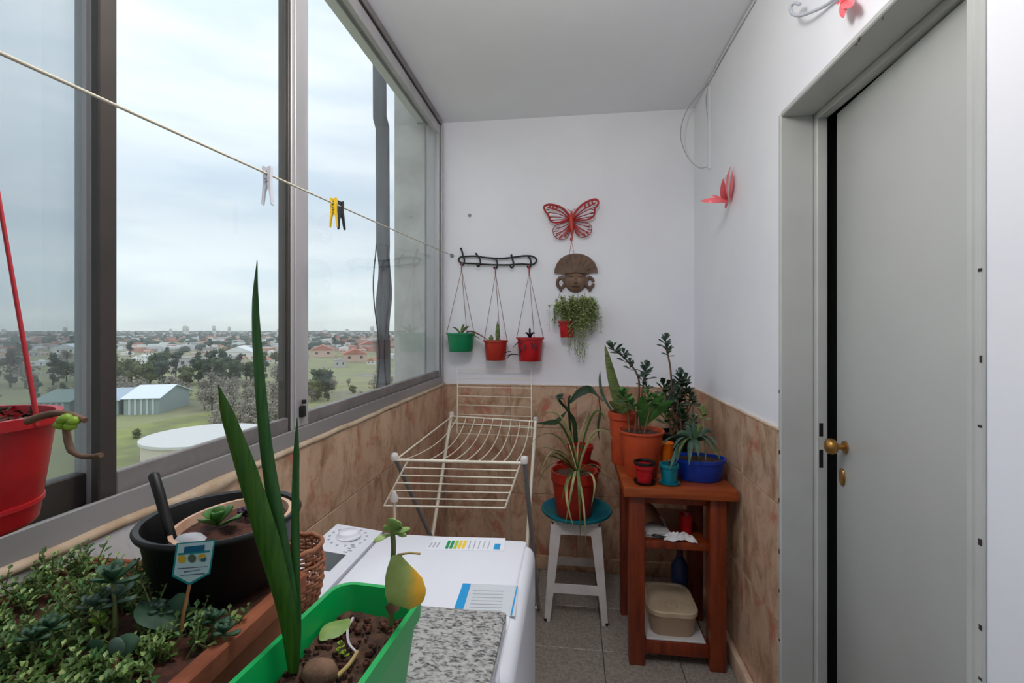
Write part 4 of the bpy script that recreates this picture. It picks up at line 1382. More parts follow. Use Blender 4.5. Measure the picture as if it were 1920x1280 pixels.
# ------------------------------------------------------------------ red pot hanging at the left edge
hpl = atd(-88, 782, .44)
rp = thing('hanging_pot', hpl - V((0, 0, .108)), 'large crimson hanging pot at the left window edge with dry soil', 'hanging pot')
rpl = rp.location.copy()
pot(rp, .058, .0725, .108, 'pot_crimson', .010, .003, 'soil_red', .88, ridge=(.022,))
apex = V((atx(0, 76, -.55).x, rpl.y, atx(0, 76, -.55).z - .036)) - rpl
for k, (x, y) in enumerate(((.074, .012), (-.046, .058), (-.030, -.068))):
    MB().sweep([(x, y, .100), (x * 1.01, y * 1.01, .108), tuple(V((x, y, .112)).lerp(apex, .5)), tuple(apex)], [.0022, .002, .0017, .0017], None, 6).build('hanger_cord', 'string_red', rp)
hk_ = MB(); hk_.sweep([apex, apex + V((0, 0, .02)), apex + V((.006, 0, .035)), apex + V((.012, 0, .02))], .002, None, 6); hk_.build('hook', 'string_red', rp)
b = MB(); rnd = random.Random(4)
for i in range(70):
    a = rnd.uniform(0, 6.28); r = .064 * rnd.random() ** .5
    p = V((r * math.cos(a), r * math.sin(a), .098 + .008 * rnd.random()))
    d = V((rnd.gauss(0, 1), rnd.gauss(0, 1), rnd.gauss(0, .3))).normalized() * rnd.uniform(.006, .018)
    b.sweep([p, p + d * .5 + V((0, 0, .002)), p + d], [.001, .003, .001], [.0008, .0012, .0005], 4)
o = b.build('bark_mulch', 'soil_red', rp, None, 30); o['kind'] = 'stuff'
L_p = lambda x, y, d=.425: atd(x, y, d) - rpl
MB().sweep(cat_pts([L_p(50, 790), L_p(90, 777), L_p(125, 775, .42), L_p(160, 788, .415)], 4), [.0034] * 6 + [.0026] * 7, None, 7).build('stem', 'stem_brown', rp)
MB().sweep(cat_pts([L_p(123, 785, .42), L_p(126, 820, .415), L_p(135, 845, .41), L_p(158, 856, .405), L_p(190, 853, .40)], 4), [.003] * 9 + [.0022] * 8, None, 7).build('stem', 'stem_brown', rp)
for x, y in ((113, 797), (125, 785), (138, 790), (118, 788), (132, 799)):
    c = L_p(x, y, .413)
    MB().lathe([(0, -.004), (.0045, -.002), (.0052, .001), (.003, .004), (0, .005)], 10, c).build('leaf', 'g_lime', rp)

# ------------------------------------------------------------------ clothes drying rack
RY0, RY1, RZ = 1.50, 2.34, .885
A_ = aty(848, 780, RY1); B_ = aty(1003, 790, RY1); C_ = aty(742, 862, RY0); D_ = aty(981, 868, RY0)
dr = thing('drying_rack', V(((A_.x + B_.x) / 2, (RY0 + RY1) / 2, 0)), 'white wire folding clothes drying rack behind the washing machine', 'drying rack')
ro_ = dr.location.copy()
def rk(name, pts, r, mt='wire_white', n=7): return MB().sweep([V(p) - ro_ for p in pts], r, None, n).build(name, mt, dr)
rk('cross_bar', (A_, B_), .0045); rk('cross_bar', (C_, D_), .0055)
rk('cross_bar', (A_ + V((.0, -.02, -.03)), B_ + V((0, -.02, -.03))), .003)
rk('side_bar', (A_, C_ + (D_ - C_) * -.0), .0035)
def foot(p, y, dx=0.): return V((p.x + dx, y, .008))
rk('leg', (A_ + V((-.004, 0, .012)), foot(A_, 1.72)), .0085); rk('leg', (B_ + V((.004, 0, .012)), foot(B_, 1.78, -.02)), .0085)
rk('leg', (C_ + V((-.004, 0, .012)), foot(C_, 2.30)), .0085, 'grey_plastic'); rk('leg', (D_ + V((.004, 0, .012)), foot(D_, 2.20, -.0)), .0085, 'grey_plastic')
for p in (A_ + V((-.004, 0, .012)), B_ + V((.004, 0, .012)), C_ + V((-.004, 0, .012)), D_ + V((.004, 0, .012))):
    MB().lathe([(0, -.012), (.012, -.012), (.013, 0), (.010, .010), (0, .012)], 12, p - ro_).build('end_cap', 'plastic_white', dr)
rk('foot_bar', (foot(A_, 1.72), foot(B_, 1.78, -.02)), .006); rk('foot_bar', (foot(C_, 2.30), foot(D_, 2.20)), .006)
for i in range(9):
    t = (i + .6) / 9.2
    a, c = A_.lerp(B_, t), C_.lerp(D_, .10 + t * .9 if i else .06)
    m = (a + c) / 2 - V((0, 0, .085))
    rk('wire', bez(a, m - V((0, -.12, 0)), c, 10), .0023, n=5)
# front wing folded down
E0, E1 = atd(720, 948, 1.545), atd(947, 952, 1.50)
C2, D2 = C_.lerp(D_, .10), C_.lerp(D_, .98)
rk('wing_side', (C2, E0), .0034); rk('wing_side', (D2, E1), .0034)
for i in range(1, 7):
    t = i / 6
    rk('wing_wire', (C2.lerp(E0, t), D2.lerp(E1, t)), .0024 if i < 6 else .0034, n=6)
# rear wing leaning against the wall
G0, G1, H0, H1 = aty(857, 812, 2.40), aty(997, 818, 2.40), aty(858, 692, 2.56), aty(996, 694, 2.56)
rk('wing_side', (G0, H0), .0030); rk('wing_side', (G1, H1), .0030)
for i in range(0, 8):
    t = i / 7
    rk('wing_wire', (G0.lerp(H0, t), G1.lerp(H1, t)), .0022, n=5)
# stay rod with plastic joint at the front
jp = atd(739, 935, 1.42)
rk('stay_rod', (jp, V((jp.x + .02, jp.y + .02, .02))), .0045)
MB().sweep([jp - ro_ + V((0, 0, .022)), jp - ro_ + V((0, 0, .004)), jp - ro_ - V((0, 0, .008))], [.005, .014, .012], [.005, .008, .008], 10).build('joint', 'plastic_white', dr)

# ------------------------------------------------------------------ stool, teal tray
SC = V((.016, 2.262, 0))
sto = thing('plastic_stool', SC, 'white plastic stool carrying a teal disc beside the wooden table', 'stool')
sh_ = .445
def sp(sx, sy, z, inset=0.): # corner of the splayed stool at height z
    h = .142 - .030 * (z / sh_) - inset
    return V((sx * h, sy * h, z))
for sx in (-1, 1):
    for sy in (-1, 1):
        b = MB()
        def ring(z, w):
            p = sp(sx, sy, z); ux, uy = V((-sx * w, 0, 0)), V((0, -sy * w, 0)); k = .007
            return [p, p + ux, p + ux + V((0, -sy * k, 0)), p + V((-sx * k, -sy * k, 0)), p + uy + V((-sx * k, 0, 0)), p + uy]
        r0, r1 = ring(0, .026), ring(sh_ - .02, .050)
        b.add(r0 + r1, [(5, 4, 3, 2, 1, 0), (6, 7, 8, 9, 10, 11)] + [(i, (i + 1) % 6, 6 + (i + 1) % 6, 6 + i) for i in range(6)])
        b.build('leg', 'plastic_white', sto, None, 30)
        MB().lathe([(0, 0), (.008, 0), (.008, .012), (0, .012)], 8, sp(sx, sy, 0, .006)).build('foot', 'iron', sto)
for ax in range(4):
    R_ = Matrix.Rotation(math.pi / 2 * ax, 3, 'Z')
    # arched apron
    b = MB(); k = 12; zt_, top_, bot = sh_ - .012, [], []
    for i in range(k + 1):
        t = -1 + 2 * i / k
        hw = .142 - .030
        xa = t * (hw - .012)
        zb_ = sh_ - .062 - .075 * max(0, (abs(t) - .62) / .38) ** 2.2
        yf = lambda z: -(.142 - .030 * (z / sh_)) + .004
        top_.append((xa, yf(zt_), zt_)); bot.append((xa * 1.03, yf(zb_), zb_))
    vs_ = [R_ @ V(p) for p in top_ + bot] + [R_ @ (V(p) + V((0, .006, 0))) for p in top_ + bot]
    n_ = k + 1; fs = []
    for i in range(k):
        fs += [(i, i + 1, n_ + i + 1, n_ + i), (2 * n_ + i, 3 * n_ + i, 3 * n_ + i + 1, 2 * n_ + i + 1), (n_ + i, n_ + i + 1, 3 * n_ + i + 1, 3 * n_ + i), (i, 2 * n_ + i, 2 * n_ + i + 1, i + 1)]
    b.add(vs_, fs); b.build('apron', 'plastic_white', sto, None, 30)
    b = MB(); z0, z1 = (.125, .165)
    h0, h1 = .142 - .030 * z0 / sh_, .142 - .030 * z1 / sh_
    b.hexa([R_ @ V((-h0 + .012, -h0 + .003, z0)), R_ @ V((h0 - .012, -h0 + .003, z0)), R_ @ V((h0 - .012, -h0 + .009, z0)), R_ @ V((-h0 + .012, -h0 + .009, z0))],
           [R_ @ V((-h1 + .012, -h1 + .003, z1)), R_ @ V((h1 - .012, -h1 + .003, z1)), R_ @ V((h1 - .012, -h1 + .009, z1)), R_ @ V((-h1 + .012, -h1 + .009, z1))])
    b.build('stretcher', 'plastic_white', sto, None, 0)
loft([rrect(.112, .112, .03, sh_ - .012), rrect(.114, .114, .032, sh_ - .006), rrect(.112, .112, .03, sh_)]).build('seat', 'plastic_white', sto)
ty = thing('teal_disc', SC + V((.004, 0, sh_)), 'round teal plastic disc on the white stool under a red pot', 'tray')
MB().lathe([(0, 0), (.135, 0), (.162, .006), (.168, .014), (.166, .022), (.158, .022), (.150, .014), (0, .014)], 48).build('disc', 'teal', ty)
ZD = sh_ + .014

# spider plant
spt = thing('spider_plant', V((.008, 2.205, ZD)), 'spider plant with long pale striped leaves in a red pot on the stool', 'potted plant')
pot(spt, .082, .103, .205, 'pot_red', .045, .004, 'soil', .9)
spo = spt.location.copy()
def spl(x, y, d): return atd(x, y, d) - spo
cen = V((.012, -.01, .19))
ends = [((1000, 838), (1045, 790), 2.0), ((985, 845), (1040, 815), 2.0), ((1012, 905), (1040, 845), 1.98), ((1005, 925), (1035, 870), 2.0), ((990, 800), (1050, 780), 2.1), ((1105, 770), (1085, 830), 2.2),
        ((1135, 790), (1110, 780), 2.1), ((1155, 832), (1115, 810), 2.1), ((1060, 985), (1075, 900), 1.98), ((1088, 1010), (1085, 900), 1.95), ((1080, 1000), (1062, 920), 1.96), ((1108, 950), (1112, 895), 1.98),
        ((1150, 905), (1120, 885), 2.0), ((1130, 890), (1110, 870), 2.0), ((1058, 800), (1068, 830), 2.3), ((1030, 880), (1045, 850), 2.0), ((1140, 930), (1128, 880), 2.05), ((1098, 1022), (1092, 930), 1.94),
        ((1000, 895), (1030, 855), 2.05), ((1120, 815), (1098, 840), 2.2), ((1003, 860), (1030, 840), 2.1), ((1052, 945), (1066, 895), 1.97)]
for i, (e, m, d) in enumerate(ends):
    p0 = cen + V((U(-.012, .012), U(-.012, .012), 0))
    p2 = spl(e[0], e[1], d)
    p1 = (spl(m[0], m[1], d) - (p0 + p2) * .25) * 2
    leaf(spt, bez(p0, p1, p2, 14), U(.0042, .0066), 'g_spider_pale' if i % 3 else 'g_spider', .0008, fold=.35)
# stacked dark red pots with a dark leaved plant behind it
dk = thing('nested_red_pots', V((.030, 2.405, ZD)), 'two dark red pots stacked behind the spider plant with drooping dark leaves', 'potted plant')
b = pot(dk, .074, .108, .175, 'pot_crimson', .03, .004, 'soil', .9)
b = pot(dk, .045, .064, .115, 'pot_crimson', .020, .003, 'soil', .85, loc=(.008, -.01, .16), name='inner_pot')
dko = dk.location.copy()
dl = lambda x, y, d=2.36: atd(x, y, d) - dko
MB().sweep(cat_pts([dl(1072, 830), dl(1068, 790), dl(1066, 750), dl(1070, 742)], 4), [.006] * 13, None, 6).build('stem', 'g_dark', dk)
MB().sweep(cat_pts([dl(1080, 828), dl(1076, 790), dl(1064, 768), dl(1052, 755), dl(1046, 742), dl(1056, 740)], 4), [.011] * 6 + [.007] * 15, [.003] * 21, 6).build('stem', 'g_dark', dk)
for pts_, w in ((((1064, 758), (1085, 735), (1108, 730), (1132, 752)), .030), (((1063, 770), (1045, 790), (1030, 793), (1006, 794)), .017), (((1122, 740), (1126, 770), (1122, 800), (1124, 826)), .010), (((1064, 765), (1056, 748), (1044, 745), (1042, 740)), .012)):
    leaf(dk, cat_pts([dl(x, y, 2.36 - .03 * i) for i, (x, y) in enumerate(pts_)], 5), w, 'g_dark', .0015, side=(.3, -.8, -.5), fold=.2, shape='oval')

# ------------------------------------------------------------------ wooden table
TZ = .705
TX0, TX1, TY0, TY1 = .198, .622, 1.862, 2.30
tb = thing('wooden_table', V(((TX0 + TX1) / 2, (TY0 + TY1) / 2, 0)), 'orange brown wooden side table with two shelves full of pots', 'table')
tbo = tb.location.copy()
def tbx(name, lo, hi, mt, bev=.003): return MB().bbox(V(lo) - tbo, V(hi) - tbo, bev, 2).build(name, mt, tb)
for i in range(3):
    y0 = TY0 + i * (TY1 - TY0) / 3
    tbx('top_board', (TX0, y0 + .0006, TZ - .038), (TX1, y0 + (TY1 - TY0) / 3 - .0006, TZ), 'wood_top')
lg = .060
for x in (TX0 + .024, TX1 - .036 - lg):
    for y in (TY0 + .025, TY1 - .03 - lg):
        tbx('leg', (x, y, 0), (x + lg, y + lg, TZ - .038), 'wood')
xa, xb = TX0 + .024 + lg, TX1 - .036 - lg
tbx('apron', (xa, TY0 + .045, TZ - .075), (xb, TY0 + .065, TZ - .039), 'wood'); tbx('apron', (xa, TY1 - .065, TZ - .095), (xb, TY1 - .045, TZ - .039), 'wood')
for x in (TX0 + .04, TX1 - .036 - .04):
    tbx('apron', (x, TY0 + .085, TZ - .095), (x + .02, TY1 - .09, TZ - .039), 'wood')
ZM, ZL = .486, .090
for z, nm in ((ZM, 'middle_shelf'), (ZL, 'lower_shelf')):
    tbx(nm, (xa + .0005, TY0 + .04, z - .030 - (.02 if z < .2 else 0)), (xb - .0005, TY1 - .045, z), 'wood')

# on the middle shelf
mg = thing('magazine_stack', V((.33, 2.03, ZM)), 'pile of papers and a folded magazine on the middle shelf', 'papers')
for i in range(5):
    MB().bbox((-.05, -.10, .004 * i), (.055 + U(-.01, .01), .10, .004 * i + .0035), .001, 1).build('paper', 'paper' if i % 2 else 'board', mg).rotation_euler = (0, 0, U(-.12, .12))
b = MB(); n_ = 8
vs_ = [(-.045 + .09 * i / n_, y, .022 + .045 * math.sin(i / n_ * math.pi) ** .8 * (1 if y > 0 else .5)) for y in (-.05, .10) for i in range(n_ + 1)]
b.add(vs_ + [(x, y, z + .0015) for x, y, z in vs_], [(i, i + 1, n_ + 2 + i, n_ + 1 + i) for i in range(n_)] + [(2 * n_ + 2 + i, 3 * n_ + 3 + i, 3 * n_ + 4 + i, 2 * n_ + 3 + i) for i in range(n_)])
b.build('folded_magazine', 'paper_brown', mg)
sc = thing('black_goggles', V((.352, 1.935, ZM + .001)), 'black oval ring shaped object at the front of the middle shelf', 'object')
MB().sweep([(.035 * math.cos(t * .3), .014 * math.sin(t * .3), .008 + .003 * math.sin(t * .6)) for t in range(22)], .004, [.006] * 22, 8).build('ring', 'iron', sc)
cl = thing('white_cloth', V((.420, 1.925, ZM)), 'crumpled white cloth on the middle shelf', 'cloth')
b = MB(); nx, ny = 22, 12; vs_, fs = [], []
for j in range(ny + 1):
    for i in range(nx + 1):
        u, v = i / nx * 2 - 1, j / ny * 2 - 1
        r = max(0, 1 - u * u * .9 - v * v * .8)
        vs_.append((u * .062, v * .026 + .006 * math.sin(u * 5), .003 + .034 * r ** .7 * (.55 + .6 * mnoise.noise(V((u * 3.2, v * 3, 7)))) + .006 * abs(mnoise.noise(V((u * 9, v * 9, 1))))))
for j in range(ny):
    for i in range(nx):
        a = j * (nx + 1) + i; fs.append((a, a + 1, a + nx + 2, a + nx + 1))
b.add(vs_, fs); clo = b.build('crumple', 'cloth', cl, None, 60)
rc = thing('red_cup', V((.462, 1.995, ZM)), 'small plain red cup on the middle shelf', 'cup')
MB().lathe([(0, 0), (.021, 0), (.026, .072), (.0275, .074), (.026, .076), (.024, .074), (.019, .005), (0, .004)], 24).build('cup', 'pot_crimson', rc)

# on the lower shelf
wbd = MB().bbox((-.115, -.15, 0), (.112, .15, .008), .002, 1).build('white_board', 'board', None, (.405, 2.06, ZL)); tag(wbd, 'thin white board under the beige tub on the lower shelf', 'board')
tu = thing('ice_cream_tub', V((.400, 2.03, ZL + .008)), 'beige plastic tub with embossed lid on the lower shelf', 'tub')
loft([rrect(.082, .098, .04, 0, 7), rrect(.085, .101, .042, .004, 7), rrect(.094, .110, .05, .078, 7), rrect(.096, .112, .05, .081, 7), rrect(.090, .106, .05, .081, 7), rrect(.088, .104, .05, .075, 7)]).build('tub', 'tub', tu)
lid_ = loft([rrect(.096, .112, .05, .0815, 7), rrect(.100, .116, .054, .083, 7), rrect(.100, .116, .054, .098, 7), rrect(.096, .112, .05, .102, 7), rrect(.086, .102, .045, .1025, 7), rrect(.084, .100, .044, .098, 7)]).build('lid', 'tub_lid', tu)
for i, (x, w) in enumerate(((-.03, .014), (-.01, .010), (.012, .014), (.034, .012))):
    MB().sweep([(x - w / 2, -.070, .0985), (x, -.045, .0985), (x + w / 2, -.068, .0985)], .0022, None, 5).build('embossing', 'tub_print', tu)
pu = thing('dark_bottle', V((.478, 2.185, ZL)), 'dark purple and blue bottle in the shade behind the tub', 'bottle')
MB().lathe([(0, 0), (.034, 0), (.036, .01), (.036, .17), (.02, .20), (.012, .21), (0, .21)], 20).build('body', 'navy', pu)
MB().lathe([(0, .21), (.014, .21), (.014, .245), (.008, .25), (0, .25)], 16).build('cap', 'purple', pu)

# ------------------------------------------------------------------ plants on the table
def kal_head(parent, p, r, mt, n=14, up=V((0, 0, 1))):
    r *= 1.45; n = max(8, n - 2)
    o = bpy.data.objects.new('leaf_head', None); COL.objects.link(o); o.parent = parent; o.location = p
    for k in range(n):
        t = k / (n - 1); a = k * 2.4
        d = (V((math.cos(a), math.sin(a), -.35 + 1.5 * t)) + up * .25).normalized()
        l = r * (1.05 - .45 * t) * U(.8, 1.15)
        st0 = up * (t - .6) * r * 1.1
        leaf(o, [st0 + d * l * s + V((0, 0, .15 * l * s * s)) for s in (0, .3, .6, .85, 1)], l * .36, mt, .0022, side=V((-math.sin(a), math.cos(a), 0)), fold=.25, shape='spoon', n=5)
    return o


# big orange pot with kalanchoe stems
kb = thing('kalanchoe_pot', V((.288, 2.040, TZ)), 'large orange pot with tall bare stemmed grey green kalanchoe', 'potted plant')
pot(kb, .066, .092, .188, 'pot_orange', .007, .004, 'soil_red', .93)
kbo = kb.location.copy()
kl = lambda x, y, d: atd(x, y, d) - kbo
def kstem(pts, d, r, head, mt='g_grey', side_heads=()):
    P_ = cat_pts([kl(x, y, d) for x, y in pts], 4)
    MB().sweep(P_, [r * (1 - .4 * i / len(P_)) for i in range(len(P_))], None, 6).build('stem', 'stem_brown', kb)
    dirn = (P_[-1] - P_[-4]).normalized()
    kal_head(kb, P_[-1], head, mt, 14, dirn)
    for (x, y, r_) in side_heads: kal_head(kb, kl(x, y, d), r_, mt, 9)
kstem([(1190, 824), (1198, 740), (1195, 702), (1172, 672), (1150, 655)], 2.03, .005, .034, 'g_grey', ((1170, 668, .026), (1182, 684, .022)))
kstem([(1198, 824), (1202, 750), (1208, 712), (1210, 696)], 2.02, .005, .032, 'g_grey', ((1206, 714, .030), (1212, 730, .022)))
kstem([(1180, 824), (1178, 770), (1170, 745)], 2.0, .0045, .034, 'g_mid')
kstem([(1205, 824), (1220, 765), (1232, 752)], 1.98, .0045, .036, 'g_mid', ((1215, 748, .03),))
kstem([(1190, 824), (1192, 780), (1186, 760)], 1.96, .004, .026, 'g_mid')
for e in ((1262, 752), (1245, 742), (1205, 742)):
    p0, p2 = kl(1205, 800, 2.0), kl(e[0], e[1], 1.95)
    leaf(kb, bez(p0, (p0 + p2) / 2 + V((0, 0, .03)), p2, 8), .022, 'g_mid', .0018, fold=.2, shape='oval')
# snake plant behind to the left
sn = thing('snake_plant_pot', V((.228, 2.200, TZ)), 'snake plant with one tall mottled leaf in an orange pot at the back', 'potted plant')
pot(sn, .048, .060, .235, 'pot_orange', .030, .004, 'soil', .92)
sno = sn.location.copy()
nl_ = lambda x, y, d=2.19: atd(x, y, d) - sno
leaf(sn, cat_pts([nl_(1163, 775), nl_(1156, 740), nl_(1146, 700), nl_(1134, 645)], 5), .026, 'g_sans', .002, side=_R, fold=.2)
leaf(sn, cat_pts([nl_(1150, 775), nl_(1130, 740), nl_(1125, 715), nl_(1125, 695)], 4), .008, 'g_grey', .002, side=_R, fold=.2)
for e in ((1175, 735), (1188, 745), (1142, 752), (1165, 728), (1195, 758)):
    p0, p2 = nl_(1165, 778, 2.17), nl_(e[0], e[1], 2.15)
    leaf(sn, bez(p0, (p0 + p2) / 2 + V((0, 0, .02)), p2, 7), .016, 'g_sans', .0016, fold=.2, shape='oval')
# bushy dark plant at the back right
bs = thing('jade_bush', V((.470, 2.200, TZ)), 'bushy dark green succulent with two tall stalks in the corner', 'potted plant')
pot(bs, .062, .078, .150, 'pot_black', .02, .004, 'soil', .9)
bso = bs.location.copy()
bl_ = lambda x, y, d: atd(x, y, d) - bso
rnd = random.Random(21); random.seed(21)
for i in range(20):
    px_, py_ = rnd.uniform(1240, 1300), rnd.uniform(715, 790); d = rnd.uniform(2.10, 2.24)
    h = bl_(px_, py_, d)
    MB().sweep(bez((U(-.03, .03), U(-.03, .03), .13), V((h.x * .6, h.y * .6, .2)), h, 5), .0032, None, 5).build('stem', 'stem_brown', bs)
    kal_head(bs, h, rnd.uniform(.026, .038), rnd.choice(('g_dark', 'g_grey', 'g_mid', 'g_dark')), 10)
for pts_, r_ in (((( 1262, 790), (1260, 740), (1257, 690), (1250, 655), (1248, 640)), .030), (((1270, 790), (1276, 740), (1275, 708)), .030)):
    P_ = cat_pts([bl_(x, y, 2.17) for x, y in pts_], 4)
    MB().sweep(P_, [.0042] * len(P_), None, 6).build('stem', 'stem_brown', bs)
    kal_head(bs, P_[-1], r_, 'g_grey', 14)
kal_head(bs, bl_(1252, 658, 2.17), .024, 'g_grey', 9); kal_head(bs, bl_(1276, 722, 2.17), .024, 'g_grey', 9)
# orange bottle
ob = thing('orange_cup', V((.400, 2.075, TZ)), 'slim bright orange plastic cup between the orange and blue pots', 'cup')
MB().lathe([(0, 0), (.024, 0), (.026, .05), (.029, .125), (.031, .128), (.029, .130), (.027, .128), (.022, .005), (0, .004)], 22).build('cup', 'orange', ob)
# blue oval pot
bb_ = thing('blue_planter', V((.518, 2.010, TZ)), 'low oval blue plastic planter with arching speckled succulent leaves', 'potted plant')
pot(bb_, .086, .100, .088, 'pot_blue', .014, .004, 'soil', .88, sx=1.0, sy=.72)
bbo = bb_.location.copy()
ql = lambda x, y, d: atd(x, y, d) - bbo
for (x0_, x1_, y1_, lift, w) in ((1286, 1240, 835, .05, .013), (1290, 1268, 868, .06, .014), (1315, 1345, 835, .05, .013), (1290, 1256, 880, .06, .013), (1294, 1272, 850, .05, .012), (1298, 1292, 872, .06, .013), (1305, 1318, 800, .05, .012), (1312, 1350, 862, .06, .015), (1300, 1268, 815, .04, .012), (1308, 1335, 812, .05, .012),
                                 (1296, 1285, 800, .04, .012), (1304, 1300, 792, .03, .012), (1306, 1338, 845, .06, .012), (1290, 1262, 842, .05, .011), (1300, 1310, 858, .05, .012)):
    p0, p2 = ql(x0_, 826, 1.92), ql(x1_, y1_, 1.795 if y1_ >= 835 else 1.93)
    leaf(bb_, bez(p0, (p0 + p2) / 2 + V((0, 0, lift)), p2, 9), w, random.choice(('g_grey', 'g_sans', 'g_sedum2')), .003, fold=.2)
for (x, y) in ((1300, 790), (1318, 775)):
    kal_head(bb_, ql(x, y, 2.03), .026, 'g_pale' if x > 1310 else 'g_grey', 10)
    MB().sweep([ql(x, y, 2.03), V((ql(x, y, 2.03).x * .6, 0, .07))], .003, None, 5).build('stem', 'stem', bb_)
# small red pot with dark rim, small teal pot
sr = thing('small_red_pot', V((.285, 1.920, TZ)), 'small red pot with black rim on a dark saucer at the table front', 'plant pot')
MB().lathe([(0, 0), (.034, 0), (.042, .008), (.043, .012), (.040, .012), (.033, .006), (0, .006)], 26).build('saucer', 'pot_black', sr)
pot(sr, .029, .035, .070, 'pot_crimson', .014, .004, 'soil', .8, loc=(0, 0, .006))
MB().lathe([(.034, .078), (.0415, .078), (.0425, .083), (.0415, .088), (.035, .088), (.033, .083)], 26, closed=True).build('dark_rim', 'pot_black', sr)
stp = thing('small_teal_pot', V((.382, 1.925, TZ)), 'small teal pot with a tiny seedling beside the small red pot', 'plant pot')
MB().lathe([(0, 0), (.034, 0), (.040, .006), (.041, .010), (.038, .010), (.033, .005), (0, .005)], 26).build('saucer', 'pot_teal', stp)
pot(stp, .028, .0345, .075, 'pot_teal', .012, .002, 'soil', .86, loc=(0, 0, .005))
rosette(stp, (0, 0, .078), .022, 7, 'g_grey', .006, .7)

# ------------------------------------------------------------------ back wall decorations
def bw(u, v, off=0.):
    """crop coordinates of the back wall to a point, off metres before the plaster"""
    return aty(820 + u / 3.5556, 340 + v / 3.5556, YB - off)


# iron hook rack
hr = thing('hook_rack', bw(400, 530, .02), 'black wrought iron hook rack holding three hanging pots', 'hook rack')
hro = hr.location.copy()
hb = lambda u, v, o=.02: bw(u, v, o) - hro
loop = [(175, 500), (250, 498), (330, 508), (420, 514), (500, 506), (580, 496), (630, 498), (655, 512), (662, 528), (650, 545), (625, 554), (560, 550), (480, 556), (400, 556), (320, 553), (250, 548), (190, 546), (155, 540), (142, 522), (152, 506), (175, 500)]
MB().sweep(cat_pts([hb(u, v) for u, v in loop], 4), .005, None, 6).build('frame', 'iron', hr)
for pts_ in (((158, 448), (166, 470), (172, 500), (180, 520), (178, 548), (165, 560), (155, 545)), ((258, 482), (272, 500), (286, 525), (284, 555), (270, 566), (262, 552)), ((370, 515), (390, 520), (400, 545), (398, 570), (385, 582), (376, 570)),
             ((494, 492), (500, 515), (508, 545), (506, 568), (492, 574), (486, 560)), ((608, 500), (620, 520), (624, 550), (618, 572), (606, 576), (600, 562))):
    k = len(pts_)
    MB().sweep(cat_pts([hb(u, v, .026 + .030 * max(0, (i - 2)) / (k - 2)) for i, (u, v) in enumerate(pts_)], 4), .005, None, 6).build('hook', 'iron', hr)
    MB().lathe([(0, -.006), (.005, -.004), (.0062, 0), (.005, .004), (0, .006)], 10, hb(*pts_[0], .026)).build('hook_knob', 'iron', hr)


def hanging(name, label, rim_uv, wid, bot_v, hook_uv, mt, rimw=.004, soil='soil'):
    off = .085
    l, r = bw(rim_uv[0], rim_uv[1], off), bw(rim_uv[0] + wid, rim_uv[1], off)
    R0 = (r - l).length / 2; c = (l + r) / 2
    h = c.z - bw(rim_uv[0], bot_v, off).z
    t = thing(name, c - V((0, 0, h)), label, 'hanging pot', 'small pots hung on the iron rack')
    pot(t, R0 * .80, R0 * .94, h, mt, .010, rimw, soil, .86)
    hk = bw(hook_uv[0], hook_uv[1], .055) - t.location
    for a in (math.pi * 1.05, -.15, 1.35):
        e = V((R0 * .97 * math.cos(a), R0 * .97 * math.sin(a), h - .002))
        MB().sweep([e - V((0, 0, .006)), e, hk - V((0, 0, .03)) * 1], [.0018, .0016, .0013], None, 5).build('cord', 'string_dark', t)
        MB().lathe([(0, -.004), (.004, -.003), (.004, .003), (0, .004)], 8, e).build('cord_knot', 'string_red', t)
    MB().sweep([hk - V((0, 0, .034)), hk - V((0, 0, .012)), hk + V((0, -.004, .004)), hk + V((0, .006, .010)), hk + V((0, .010, 0))], [.0035, .003, .0028, .0025, .002], None, 6).build('hook', 'string_red', t)
    return t, h, R0


t1, h1, R1 = hanging('hanging_pot', 'small dark green hanging pot, leftmost on the iron rack', (62, 1010), 190, 1132, (162, 552), 'pot_green')
for e, w in (((.055, -.03, .035), .008), ((.11, -.02, -.03), .007), ((.02, .0, .05), .007), ((-.045, -.02, .03), .006)):
    p0 = V((.0, 0, h1 - .01)); p2 = V(e) + V((0, 0, h1))
    leaf(t1, bez(p0, (p0 + p2) / 2 + V((0, 0, .025)), p2, 7), w, 'g_sans', .004)
leaf(t1, bez((.03, 0, h1), (.06, -.02, h1 + .03), (.155, -.01, h1 - .04), 8), .006, 'stem_brown', .004, name='trailing_stem')
t2, h2, R2 = hanging('hanging_pot', 'small orange red hanging pot with pointed cactus in the middle of the rack', (310, 1058), 160, 1190, (388, 578), 'pot_red')
leaf(t2, [(.012, -.01, h2 - .02), (.011, -.01, h2 + .03), (.012, -.01, h2 + .07), (.010, -.008, h2 + .105)], .013, 'g_sans', .012, side=(1, 0, 0))
leaf(t2, [(-.022, -.01, h2 - .02), (-.024, -.012, h2 + .01), (-.022, -.012, h2 + .03)], .014, 'g_sans', .012, side=(1, 0, 0), shape='oval')
t3, h3, R3 = hanging('hanging_pot', 'small crimson hanging pot with purple trailing plant, rightmost on the rack', (527, 1040), 185, 1195, (612, 570), 'pot_crimson')
for e in ((-.05, -.06, -.04), (-.03, -.075, -.08), (.02, -.075, -.06), (.045, -.07, -.07), (-.09, -.03, -.055), (0, -.02, .05), (-.025, -.03, .02), (.028, -.03, .02), (-.06, -.05, -.10)):
    p0 = V((0, -.01, h3 - .01)); p2 = V(e) + V((0, 0, h3))
    leaf(t3, bez(p0, (p0 + p2) / 2 + V((0, -.025, .035)), p2, 9), .006, 'g_purple', .003)
